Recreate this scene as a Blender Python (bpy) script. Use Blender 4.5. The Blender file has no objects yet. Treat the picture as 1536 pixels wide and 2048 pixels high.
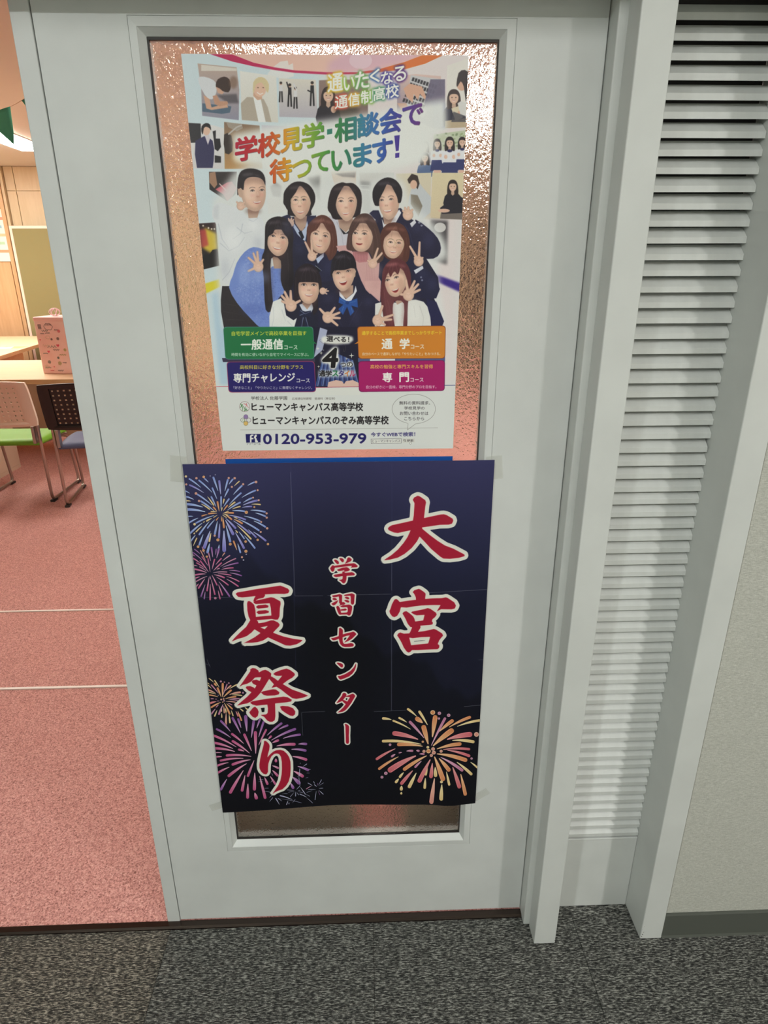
import bpy, bmesh, math, random
import numpy as np
from mathutils import Vector, Matrix
S = bpy.context.scene
C = S.collection
random.seed(4)
# ---------------------------------------------------------------- camera
CAM = np.array([0.51869935, -1.13769166, 1.51809628])
RGT = np.array([0.99939324, -0.03466013, -0.00343939])
UPV = np.array([0.01546575, 0.35311432, 0.93545234])
FWD = np.array([0.0312084, 0.93493794, -0.35343611])
FPX = 1270.0
cd = bpy.data.cameras.new('camera'); cam = bpy.data.objects.new('camera', cd); C.objects.link(cam)
cam.matrix_world = Matrix(((RGT[0], UPV[0], -FWD[0], CAM[0]), (RGT[1], UPV[1], -FWD[1], CAM[1]), (RGT[2], UPV[2], -FWD[2], CAM[2]), (0, 0, 0, 1)))
cd.sensor_fit = 'HORIZONTAL'; cd.sensor_width = 36.0; cd.lens = 36.0 * FPX / 1536; cd.clip_start = 0.02
S.camera = cam
# ---------------------------------------------------------------- world, lights, exposure
w = bpy.data.worlds.new('world'); S.world = w; w.use_nodes = True
w.node_tree.nodes['Background'].inputs[0].default_value = (0.9, 0.95, 1, 1)
w.node_tree.nodes['Background'].inputs[1].default_value = 0.02
def area(name, loc, size, power, col, shape='DISK', sy=None, rot=(0, 0, 0)):
    l = bpy.data.lights.new(name, 'AREA'); l.shape = shape; l.size = size
    if sy: l.size_y = sy
    l.energy = power; l.color = col
    o = bpy.data.objects.new(name, l); C.objects.link(o); o.location = loc; o.rotation_euler = rot
    return o
HALL = (0.99, 0.99, 0.975)
ROOM = (1.0, 0.95, 0.87)
area('downlight_or_fill', (-0.90, -2.30, 2.46), 0.15, 43, (0.95, 1.0, 0.985))
area('downlight_or_fill', (2.76, -2.30, 2.46), 0.15, 52, (1.0, 0.975, 0.945))
area('downlight_or_fill', (0.80, -1.75, 2.46), 0.9, 19, HALL, 'RECTANGLE', 1.5)  # added fill panel: softens the lintel shadow and lifts the ambient light
PANEL_EMIT = 36.0
POSTER_GAIN = 1.0
BANNER_GAIN = 1.0
S.view_settings.view_transform = 'Standard'; S.view_settings.look = 'None'
S.view_settings.gamma = 1; S.view_settings.use_curve_mapping = False
S.view_settings.exposure = 0.0
S.cycles.use_denoising = True
S.cycles.max_bounces = 10; S.cycles.transmission_bounces = 8; S.cycles.diffuse_bounces = 5
S.cycles.sample_clamp_indirect = 12.0; S.cycles.blur_glossy = 0.15

# ---------------------------------------------------------------- helpers
def tag(o, label=None, cat=None, group=None, kind=None):
    if label: o['label'] = label
    if cat: o['category'] = cat
    if group: o['group'] = group
    if kind: o['kind'] = kind
    return o
def empty(name, loc=(0, 0, 0), rz=0.0):
    o = bpy.data.objects.new(name, None); C.objects.link(o); o.location = loc; o.rotation_euler = (0, 0, rz)
    o.empty_display_size = 0.05
    return o
def link(name, me, m, parent=None, smooth=False):
    o = bpy.data.objects.new(name, me); C.objects.link(o)
    if m is not None and not me.materials: me.materials.append(m)
    if parent is not None: o.parent = parent
    if smooth: me.polygons.foreach_set('use_smooth', [True] * len(me.polygons))
    return o
class MB:
    def __init__(s): s.b = bmesh.new()
    def box(s, x0, x1, y0, y1, z0, z1, M=None, bev=0.0):
        r = bmesh.ops.create_cube(s.b, size=1.0)
        vs = r['verts']
        for v in vs:
            v.co = Vector(((x0 + x1) / 2 + v.co.x * (x1 - x0), (y0 + y1) / 2 + v.co.y * (y1 - y0), (z0 + z1) / 2 + v.co.z * (z1 - z0)))
        if bev > 0:
            es = list({e for v in vs for e in v.link_edges})
            r = bmesh.ops.bevel(s.b, geom=es, offset=bev, segments=2, affect='EDGES', profile=0.5)
            vs = list({v for f in r['faces'] for v in f.verts} | {v for v in vs if v.is_valid})
        if M is not None:
            for v in vs: v.co = M @ v.co
        return s
    def prism(s, pts, z0, z1, ax='z'):
        # pts: outline in the two axes left, extruded along ax
        def P(a, b, c):
            return {'z': (a, b, c), 'x': (c, a, b), 'y': (a, c, b)}[ax]
        lo = [s.b.verts.new(P(a, b, z0)) for a, b in pts]; hi = [s.b.verts.new(P(a, b, z1)) for a, b in pts]
        n = len(pts)
        s.b.faces.new(lo[::-1]); s.b.faces.new(hi)
        for i in range(n): s.b.faces.new((lo[i], lo[(i + 1) % n], hi[(i + 1) % n], hi[i]))
        return s
    def tube(s, pts, r, n=10, closed=False):
        pts = [Vector(p) for p in pts]; rings = []
        N = len(pts); up = None
        for i, p in enumerate(pts):
            a = pts[(i - 1) % N] if (closed or i > 0) else p
            b = pts[(i + 1) % N] if (closed or i < N - 1) else p
            t = (b - a).normalized()
            if up is None:
                up = Vector((0, 0, 1)) if abs(t.z) < 0.9 else Vector((1, 0, 0))
            u = (up - t * up.dot(t)).normalized(); up = u; v = t.cross(u)
            rings.append([s.b.verts.new(p + u * (r * math.cos(2 * math.pi * k / n)) + v * (r * math.sin(2 * math.pi * k / n))) for k in range(n)])
        M = N if closed else N - 1
        for i in range(M):
            A, B = rings[i], rings[(i + 1) % N]
            for k in range(n): s.b.faces.new((A[k], A[(k + 1) % n], B[(k + 1) % n], B[k]))
        if not closed:
            s.b.faces.new(rings[0][::-1]); s.b.faces.new(rings[-1])
        return s
    def cyl(s, p, r, h, n=16, r2=None):
        r2 = r if r2 is None else r2
        x, y, z = p
        a = [s.b.verts.new((x + r * math.cos(2 * math.pi * k / n), y + r * math.sin(2 * math.pi * k / n), z)) for k in range(n)]
        b = [s.b.verts.new((x + r2 * math.cos(2 * math.pi * k / n), y + r2 * math.sin(2 * math.pi * k / n), z + h)) for k in range(n)]
        s.b.faces.new(a[::-1]); s.b.faces.new(b)
        for k in range(n): s.b.faces.new((a[k], a[(k + 1) % n], b[(k + 1) % n], b[k]))
        return s
    def build(s, name, m, parent=None, smooth=False, bevel=0.0, seg=2):
        bmesh.ops.recalc_face_normals(s.b, faces=s.b.faces)
        me = bpy.data.meshes.new(name); s.b.to_mesh(me); s.b.free()
        o = link(name, me, m, parent, smooth)
        if bevel > 0:
            md = o.modifiers.new('bevel', 'BEVEL'); md.width = bevel; md.segments = seg; md.limit_method = 'ANGLE'; md.angle_limit = 0.6
        return o
def arc_path(pts, r, n=5):
    # round the corners of a polyline
    pts = [Vector(p) for p in pts]; out = [pts[0]]
    for i in range(1, len(pts) - 1):
        p, a, b = pts[i], pts[i - 1], pts[i + 1]
        da, db = (a - p), (b - p); ra = min(r, da.length * .45, db.length * .45)
        p0, p1 = p + da.normalized() * ra, p + db.normalized() * ra
        for k in range(n + 1):
            t = k / n; out.append(p0 * (1 - t) ** 2 + p * 2 * t * (1 - t) + p1 * t * t)
    out.append(pts[-1]); return out
def lin(c):
    return tuple(((v / 255) / 12.92 if v <= 10 else (((v / 255) + .055) / 1.055) ** 2.4) for v in c)
class Mat:
    def __init__(s, name, col=(.5, .5, .5), rough=.5, **k):
        s.m = bpy.data.materials.new(name); s.m.use_nodes = True; s.t = s.m.node_tree; s.n = s.t.nodes; s.l = s.t.links
        s.p = s.n['Principled BSDF']; s.p.inputs['Base Color'].default_value = (*col, 1); s.p.inputs['Roughness'].default_value = rough
        for a, v in k.items(): s.p.inputs[a.replace('_', ' ')].default_value = v
        s.co = None
    def coord(s, scale=(1, 1, 1), rot=(0, 0, 0), kind='Object'):
        tc = s.n.new('ShaderNodeTexCoord'); mp = s.n.new('ShaderNodeMapping'); s.l.new(tc.outputs[kind], mp.inputs[0])
        mp.inputs['Scale'].default_value = scale; mp.inputs['Rotation'].default_value = rot
        return mp.outputs[0]
    def noise(s, scale, detail=2, co=None, rough=.5, dist=0.0):
        n = s.n.new('ShaderNodeTexNoise'); n.inputs['Scale'].default_value = scale; n.inputs['Detail'].default_value = detail
        n.inputs['Roughness'].default_value = rough; n.inputs['Distortion'].default_value = dist
        s.l.new(co if co is not None else s.coord(), n.inputs['Vector']); return n.outputs['Fac']
    def ramp(s, fac, stops):
        r = s.n.new('ShaderNodeValToRGB'); s.l.new(fac, r.inputs[0]); e = r.color_ramp.elements
        while len(e) < len(stops): e.new(0.5)
        for i, (p, c) in enumerate(stops): e[i].position = p; e[i].color = (*c, 1) if len(c) == 3 else c
        return r.outputs[0]
    def mix(s, fac, a, b, mode='MIX'):
        m = s.n.new('ShaderNodeMix'); m.data_type = 'RGBA'; m.blend_type = mode
        for sock, v in ((m.inputs[0], fac), (m.inputs[6], a), (m.inputs[7], b)):
            if hasattr(v, 'is_output'): s.l.new(v, sock)
            elif isinstance(v, (int, float)): sock.default_value = v
            else: sock.default_value = (*v, 1)
        return m.outputs[2]
    def math(s, op, a, b=0.0):
        m = s.n.new('ShaderNodeMath'); m.operation = op
        for i, v in enumerate((a, b)):
            if hasattr(v, 'is_output'): s.l.new(v, m.inputs[i])
            else: m.inputs[i].default_value = v
        return m.outputs[0]
    def color(s, o): s.l.new(o, s.p.inputs['Base Color']); return s
    def rough(s, o): s.l.new(o, s.p.inputs['Roughness']); return s
    def bump(s, h, dist=.001, strength=1.0):
        b = s.n.new('ShaderNodeBump'); b.inputs['Distance'].default_value = dist; b.inputs['Strength'].default_value = strength
        s.l.new(h, b.inputs['Height']); s.l.new(b.outputs[0], s.p.inputs['Normal']); return s

# ---------------------------------------------------------------- materials
def painted(name, col, rough=.42):
    m = Mat(name, col, rough); c = m.coord()
    n = m.noise(9, 3, c); m.color(m.mix(m.ramp(n, [(.35, (0, 0, 0)), (.7, (1, 1, 1))]), tuple(v * .96 for v in col), tuple(min(1, v * 1.03) for v in col)))
    m.bump(m.noise(700, 2, c), .00012, .5); return m.m
M_DOOR = painted('door_paint', (.615, .635, .615))
M_JAMB = painted('jamb_paint', (.61, .63, .605), .4)
M_CHIP = Mat('bare_chips', (.05, .05, .045), .8).m
M_RUB = Mat('gasket_rubber', (.03, .026, .024), .6).m
def mk_glass():
    m = Mat('obscure_glass', (.97, .96, .94), .05); m.p.inputs['Transmission Weight'].default_value = 1.0; m.p.inputs['IOR'].default_value = 1.46
    c = m.coord((1, 1, .75)); a = m.noise(230, 2, c, .55, .5); b = m.noise(90, 1, c)
    m.bump(m.math('ADD', a, m.math('MULTIPLY', b, .6)), .0013, 1.0); return m.m
M_GLASS = mk_glass()
def mk_wallpaper():
    m = Mat('woven_wallpaper', (.5, .5, .44), .85)
    h = m.noise(10, 4, m.coord((12, 1, 90)), .7); v = m.noise(10, 3, m.coord((110, 1, 22)), .7); f = m.noise(900, 2)
    s_ = m.math('ADD', m.math('MULTIPLY', h, .65), m.math('MULTIPLY', v, .35))
    m.color(m.ramp(s_, [(.33, (.33, .335, .29)), (.5, (.50, .505, .45)), (.65, (.66, .66, .60))]))
    m.bump(m.math('ADD', s_, m.math('MULTIPLY', f, .2)), .0016, .8); return m.m
M_PAPER = mk_wallpaper()
def mk_red():
    m = Mat('red_carpet', (.5, .2, .16), .95, Sheen_Weight=.25); m.p.inputs['Sheen Tint'].default_value = (1, .6, .5, 1)
    a = m.noise(230, 2, m.coord((1, 1, 1)), .7, .4); b = m.noise(3.2, 3); c = m.noise(75, 2)
    col = m.ramp(a, [(.30, lin((128, 76, 68))), (.45, lin((212, 150, 142))), (.60, lin((238, 180, 172))), (.74, lin((253, 222, 214)))])
    col = m.mix(m.math('MULTIPLY', b, .45), col, m.mix(1.0, col, (.80, .74, .72), 'MULTIPLY'))
    col = m.mix(m.ramp(c, [(.4, (.35, .35, .35)), (.6, (0, 0, 0))]), col, m.mix(1.0, col, (.82, .78, .76), 'MULTIPLY'))
    m.color(col); m.bump(m.math('ADD', a, m.math('MULTIPLY', c, .4)), .004, .9); return m.m
M_RED = mk_red()
def mk_grey(name, tint, seed):
    m = Mat(name, (.1, .1, .1), .95)
    mp = m.coord((1, 4.2, 1)); mp.node.inputs['Location'].default_value = (seed, seed * 2, 0)
    a = m.noise(88, 3, mp, .65, .35); b = m.noise(22, 2, mp); k = m.noise(420, 2)
    s_ = m.math('ADD', m.math('MULTIPLY', a, .74), m.math('ADD', m.math('MULTIPLY', b, .12), m.math('MULTIPLY', k, .14)))
    t = lambda c: tuple(x * y for x, y in zip(lin(c), tint))
    m.color(m.ramp(s_, [(.39, t((20, 22, 21))), (.46, t((50, 50, 48))), (.53, t((98, 98, 94))), (.61, t((164, 164, 158)))]))
    m.bump(s_, .004, .9); return m.m
M_GREY = [mk_grey('grey_carpet', (1.0, .93, .83), 3.1), mk_grey('grey_carpet', (.88, .89, .87), 7.7)]
def mk_wood(name, c1, c2, scale=(1, 14, 14), rough=.4):
    m = Mat(name, c1, rough); a = m.noise(3.0, 4, m.coord(scale), .6, .5)
    m.color(m.ramp(a, [(.3, c1), (.7, c2)])); m.bump(a, .0002, .4); return m.m
M_TABLE = mk_wood('table_wood', lin((222, 190, 152)), lin((232, 204, 170)))
M_TEDGE = mk_wood('table_edge_wood', lin((200, 158, 114)), lin((212, 174, 130)))
M_PANEL = mk_wood('wall_panel_wood', lin((200, 178, 142)), lin((208, 188, 154)), (9, 9, .8))
M_POST = mk_wood('door_frame_wood', lin((196, 158, 118)), lin((208, 172, 132)), (9, 9, .8))
M_CEIL = Mat('ceiling_board', (.66, .62, .56), .9); M_CEIL.bump(M_CEIL.noise(60, 4), .001, .4); M_CEIL = M_CEIL.m
M_HCEIL = Mat('hall_ceiling', (.7, .71, .68), .9).m
M_METAL = Mat('threshold_metal', (.06, .045, .038), .25, Metallic=.85); M_METAL.bump(M_METAL.noise(60, 2, M_METAL.coord((1, 30, 1))), .0003, .5); M_METAL = M_METAL.m
M_STRIP = Mat('floor_strip', (.80, .70, .62), .35).m
M_BASE = Mat('vinyl_baseboard', (.085, .092, .078), .5).m
M_CHROME = Mat('steel_tube', (.45, .40, .36), .28, Metallic=1.0).m
M_BEIGE = Mat('beige_plastic', lin((244, 222, 200)), .45).m
M_BLACK = Mat('black_plastic', (.018, .014, .013), .35).m
M_FOOT = Mat('black_foot', (.02, .02, .02), .5).m
M_GREEN = Mat('green_seat_fabric', lin((112, 170, 36)), .55).m
M_BLUE = Mat('blue_seat_fabric', lin((86, 94, 126)), .65).m
M_OLIVE = Mat('olive_board_cloth', lin((132, 124, 84)), .9); M_OLIVE.bump(M_OLIVE.noise(500, 2), .0006, .5); M_OLIVE = M_OLIVE.m
M_TRIMP = Mat('pale_pink_edge', lin((226, 204, 190)), .5).m
M_CREAM = Mat('cream_laminate', lin((214, 192, 168)), .5).m
M_MOD = Mat('grey_modesty_board', lin((226, 222, 196)), .6).m
M_TAPE = Mat('clear_tape', (.66, .66, .58), .25, Alpha=.14).m
def mk_emit(name, col, s_):
    m = Mat(name, (.8, .8, .8), .5); m.p.inputs['Emission Color'].default_value = (*col, 1); m.p.inputs['Emission Strength'].default_value = s_; return m.m
M_EMIT = mk_emit('light_diffuser', ROOM, PANEL_EMIT)
M_WHITE = Mat('white_metal', (.75, .73, .7), .4).m
# ================================================================ STRUCTURE
YB = 8.3; ZC = 2.82; HZ = 2.5
def st(o): return tag(o, kind='structure')
# hall floor: carpet tiles half a metre wide, seams follow the photograph
fl = st(MB().box(-3, 3.6, -2.8, -0.017, -.06, -.004).build('floor', M_GREY[0]))
k = 0
for iy in range(6):
    for ix in range(-6, 8):
        x0 = .025 + .5 * ix; y1 = -.0175 - .5 * iy
        xa, xb, ya, yb = max(x0, -3), min(x0 + .5, 3.6), max(y1 - .5, -2.8), y1
        if xb - xa < .05 or yb - ya < .05: continue
        o = MB().box(xa + .0006, xb - .0006, ya + .0006, yb - .0006, -.004, random.choice((0, .0003, -.0003))).build('carpet_tile', M_GREY[0 if ix == -1 else (1 if ix in (0, 2, 3) else (k % 2))], fl)
        k += 1
st(MB().box(.9, 1.23, -.02, .05, -.03, .0028).build('floor', M_GREY[1]))
rf = st(MB().box(-6, 4, 0.0, YB, -.06, .002).build('floor', M_RED))
def strip(y, w_):
    st(MB().box(-6, 4, y - w_ / 2, y + w_ / 2, .0, .006).build('trim_1', M_STRIP, bevel=.0015))
strip(1.6, .012); strip(.985, .013)
st(MB().prism([(-.0175, 0), (-.0175, .003), (-.014, .0075), (-.001, .009), (.0005, .002), (.0005, 0)], -3, .9, 'x').build('trim_2', M_METAL))
# room walls, ceiling
st(MB().box(-6, 4, .05, YB, ZC, ZC + .1).build('ceiling', M_CEIL))
wb = st(MB().box(-6.1, 4.1, YB + .02, YB + .12, 0, ZC).build('wall_back', M_PANEL))
xs = [-6, -5.2, -4.6]
def wpanel(x0, x1, z0, z1): MB().box(x0 + .004, x1 - .004, YB, YB + .025, z0 + .004, z1 - .004).build('wall_panel', M_PANEL, wb, bevel=.002)
for x0, x1 in ((-3.975, -3.1), (-3.1, -2.2), (-2.2, -1.3), (-1.3, -.4), (-.4, .5), (.5, 1.4), (1.4, 2.3), (2.3, 3.2), (3.2, 4)):
    wpanel(x0, x1, 2.53, ZC); wpanel(x0, x1, .0, 2.53)
wpanel(-4.10, -3.975, 2.53, ZC); wpanel(-4.10, -3.975, 0, 2.53)
st(MB().box(-6.1, -6, 0, YB, 0, ZC).build('wall_left', M_PANEL))
st(MB().box(4, 4.1, 0, YB, 0, ZC).build('wall_right', M_PANEL))
# wood double post beside the room's far door
d2 = empty('door_2'); tag(d2, kind='structure')
MB().box(-4.60, -4.22, YB - .03, YB + .02, 0, 2.62).build('leaf', M_POST, d2, bevel=.003)
MB().box(-4.195, -4.145, YB - .06, YB + .02, 0, ZC).build('post', M_POST, d2, bevel=.003)
MB().box(-4.14, -4.105, YB - .045, YB + .02, 0, ZC).build('post', M_PANEL, d2, bevel=.003)
# hall shell
st(MB().box(-3, 3.6, -2.8, 0, HZ, HZ + .1).build('ceiling', M_HCEIL))
st(MB().box(-3, 3.6, -2.9, -2.8, 0, HZ).build('wall_rear', M_PAPER))
st(MB().box(-3.1, -3, -2.8, 0, 0, HZ).build('wall_left', M_PAPER))
st(MB().box(3.6, 3.7, -2.8, .05, 0, HZ).build('wall_right', M_PAPER))
# front wall, right of the second jamb
st(MB().box(1.2305, 3.6, -.074, .05, .0, ZC).build('wall_front', M_PAPER))
st(MB().prism([(-.0742, 0), (-.0835, 0), (-.081, .006), (-.0795, .070), (-.0775, .0745), (-.0742, .0745)], 1.2262, 3.6, 'x').build('baseboard_right', M_BASE))
st(MB().box(-6, 3.6, .0, .05, 2.0, ZC).build('wall_front', M_PAPER))
st(MB().box(-6, -1.3, 0, .05, 0, 2.0).build('wall_front', M_PAPER))
# jambs: stepped profile, front edge eased, worn at the foot
def prof(pts, name, z0=0, z1=1.99, bevel=.0022):
    return st(MB().prism(pts, z0, z1, 'z').build(name, M_JAMB, bevel=bevel, seg=3))
J1 = [(.898, .045), (.898, -.034), (.9035, -.0375), (.9145, -.0375), (.9115, -.0545), (.9115, -.0865), (.9625, -.0865), (.9625, .012), (.9625, .045)]
J1 = [(.898, .045), (.898, -.036), (.9135, -.036), (.9115, -.041), (.9115, -.0855), (.9635, -.0855), (.9635, .045)]
jm = prof(J1, 'trim_3')
J2 = [(1.172, .045), (1.172, -.083), (1.225, -.083), (1.225, .045)]
jm2 = prof(J2, 'trim_4')
st(MB().prism([(-.0865, 1.894), (.05, 1.913), (.05, 2.0), (-.0865, 2.0)], -1.3, 1.225, 'x').build('trim_5', M_JAMB, bevel=.002))
st(MB().prism([(-1.3, .05), (-1.3, -.0865), (-1.25, -.0865), (-1.25, .05)], 0, 1.915, 'z').build('trim_6', M_JAMB))
def chips(pts, par):
    for x, y, z, r in pts:
        b = MB(); n = 6; vs = [b.b.verts.new((x + r * math.cos(a * math.pi / 3) * random.uniform(.6, 1.2), y, z + r * math.sin(a * math.pi / 3) * random.uniform(.6, 1.4))) for a in range(n)]
        b.b.faces.new(vs); b.build('paint_chip', M_CHIP, par)
chips([(1.176, -.0834, .016, .0016), (1.178, -.0834, .024, .0010), (1.175, -.0834, .009, .0013), (1.174, -.0834, .032, .0008), (1.2235, -.0834, .012, .0015), (1.2225, -.0834, .017, .0008), (1.177, -.0834, .043, .0006)], jm2)
chips([(.962, -.0860, .010, .0012), (.9625, -.0860, .018, .0009)], jm)
# ---------------------------------------------------------------- the door leaf (hangs just above the floor)
door = tag(empty('door_1', (.47, 0, .012)), kind='structure')
def D(o):
    o.location = (-.47, 0, -.012); return o
ZT = 1.912
def frame_prism(x0, x1, z0, z1, X0, X1, Z0, Z1, y0, y1, y0i=None):
    # rectangular ring with mitred corners; inner edge may sit at another depth at the front
    y0i = y0 if y0i is None else y0i
    b = bmesh.new()
    def ring(xa, xb, za, zb, y): return [b.verts.new(p) for p in ((xa, y, za), (xb, y, za), (xb, y, zb), (xa, y, zb))]
    of, inf, ob, ib = ring(x0, x1, z0, z1, y0), ring(X0, X1, Z0, Z1, y0i), ring(x0, x1, z0, z1, y1), ring(X0, X1, Z0, Z1, y1)
    for i in range(4):
        j = (i + 1) % 4
        b.faces.new((of[i], of[j], inf[j], inf[i])); b.faces.new((ob[i], ib[i], ib[j], ob[j]))
        b.faces.new((of[i], ob[i], ob[j], of[j])); b.faces.new((inf[i], inf[j], ib[j], ib[i]))
    m = MB(); m.b.free(); m.b = b; return m
GX0, GX1, GZ0, GZ1 = .1955, .7437, .2465, 1.8570     # opening at the leaf's face
D(frame_prism(.0462, .8965, .012, ZT, .1828, .7582, .2325, 1.8712, 0, .034).build('leaf_panel', M_DOOR, door, bevel=.0008))
D(frame_prism(.1832, .7578, .2329, 1.8708, GX0, GX1, GZ0, GZ1, -.0006, .034, -.0016).build('glazing_frame', M_DOOR, door, bevel=.0006))
# the bevelled bead that slopes down to the glass
D(frame_prism(GX0, GX1, GZ0, GZ1, .2050, .7350, .2580, 1.8478, -.0008, .0150, .0105).build('glazing_bead', M_DOOR, door, bevel=.0006))
D(frame_prism(.2045, .7355, .2575, 1.8483, .2078, .7328, .2596, 1.8440, .0108, .0150).build('gasket', M_RUB, door))
D(MB().box(.1985, .7405, .0150, .0190, .2510, 1.8540).build('glass_pane', M_GLASS, door))
D(frame_prism(GX0, GX1, GZ0, GZ1, .2060, .7340, .2600, 1.8460, .0190, .0340).build('rear_bead', M_DOOR, door, bevel=.001))
D(MB().box(.0149, .0446, -.0018, .0345, .0035, ZT).build('edge_strip', M_DOOR, door, bevel=.0012))
D(MB().box(.044, .0465, .004, .032, .013, ZT).build('groove', M_RUB, door))
# ---------------------------------------------------------------- louvred side panel between the jambs
lv = tag(empty('louver_panel', (1.068, .006, 0)), 'pale grey vertical louvre panel with many slats between the two door jambs', 'vent')
def L(o): o.location = (-1.068, -.006, 0); return o
P_ = .0260; Z0_ = .2355; Y0 = .0065
L(MB().box(.9640, 1.1715, Y0, .045, .001, .2240).build('kick_panel', M_JAMB, lv, bevel=.0012))
L(MB().box(.9640, 1.1715, Y0 - .0012, Y0 + .03, .2240, .2300).build('bottom_rail', M_JAMB, lv, bevel=.0015))
L(MB().box(.9640, 1.1715, Y0 + .036, .047, .230, 1.914).build('back_board', M_RUB, lv))
sm = None
for i in range(64):
    z = Z0_ + P_ * i
    if sm is None:
        b = MB().prism([(0, 0), (0, .0094), (.0175, .0246), (.0325, .0272), (.0325, .0252), (.0185, .0222), (.0022, .0083), (.0022, 0)], 0, 1, 'x')
        bmesh.ops.recalc_face_normals(b.b, faces=b.b.faces); sm = bpy.data.meshes.new('slat'); b.b.to_mesh(sm); b.b.free()
    o = link('slat', sm, M_JAMB, lv)
    sh = .0022 if i == 37 else 0
    o.location = (.9640 - 1.068 - sh, Y0 - .006 + random.uniform(-.0004, .0004), z + random.uniform(-.0004, .0004)); o.scale = (.2075, 1, 1)
    o.rotation_euler = (0, random.uniform(-.0015, .0015), 0)
# ================================================================ LIGHT FITTINGS
def ceil_light(cx, cy, lx, ly, label):
    t = tag(empty('ceiling_light', (cx, cy, ZC)), label, 'ceiling light', 'strip lights on the classroom ceiling')
    MB().box(-lx / 2 - .02, lx / 2 + .02, -ly / 2 - .02, ly / 2 + .02, -.008, .0).build('frame', M_WHITE, t, bevel=.002)
    for s_ in (-1, 1):
        MB().box(min(s_ * .004, s_ * lx / 2), max(s_ * .004, s_ * lx / 2), -ly / 2, ly / 2, -.022, -.008).build('diffuser', M_EMIT, t)
ceil_light(-3.08, 5.9, .32, 2.35, 'white glowing ceiling strip light seen past the green pennant')
ceil_light(-4.6, 5.9, .32, 2.35, 'added unseen ceiling strip light brightening the far left of the classroom')  # added out of view to brighten the distant carpet
ceil_light(.22, 2.85, .24, 1.3, 'ceiling strip light glaring through the top of the door glass')
ceil_light(1.62, 4.9, .30, 2.1, 'ceiling strip light glinting in the right side of the door glass')
def downlight(x, y, lb):
    t = tag(empty('downlight', (x, y, HZ)), lb, 'downlight')
    if 'middle' in lb:
        frame_prism(-.50, .50, -.80, .80, -.46, .46, -.76, .76, 0, .012).build('frame', M_WHITE, t).rotation_euler = (math.pi / 2, 0, 0)  # housing for the added fill panel
    else: MB().cyl((0, 0, -.012), .085, .012, 24, .095).build('ring', M_WHITE, t)
for x, y, lb in ((-.90, -2.30, 'left hallway downlight, before the open doorway'), (2.76, -2.30, 'right hallway downlight, before the papered wall'), (.80, -1.75, 'middle hallway light panel, in front of the louvre panel')): downlight(x, y, lb)
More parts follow.
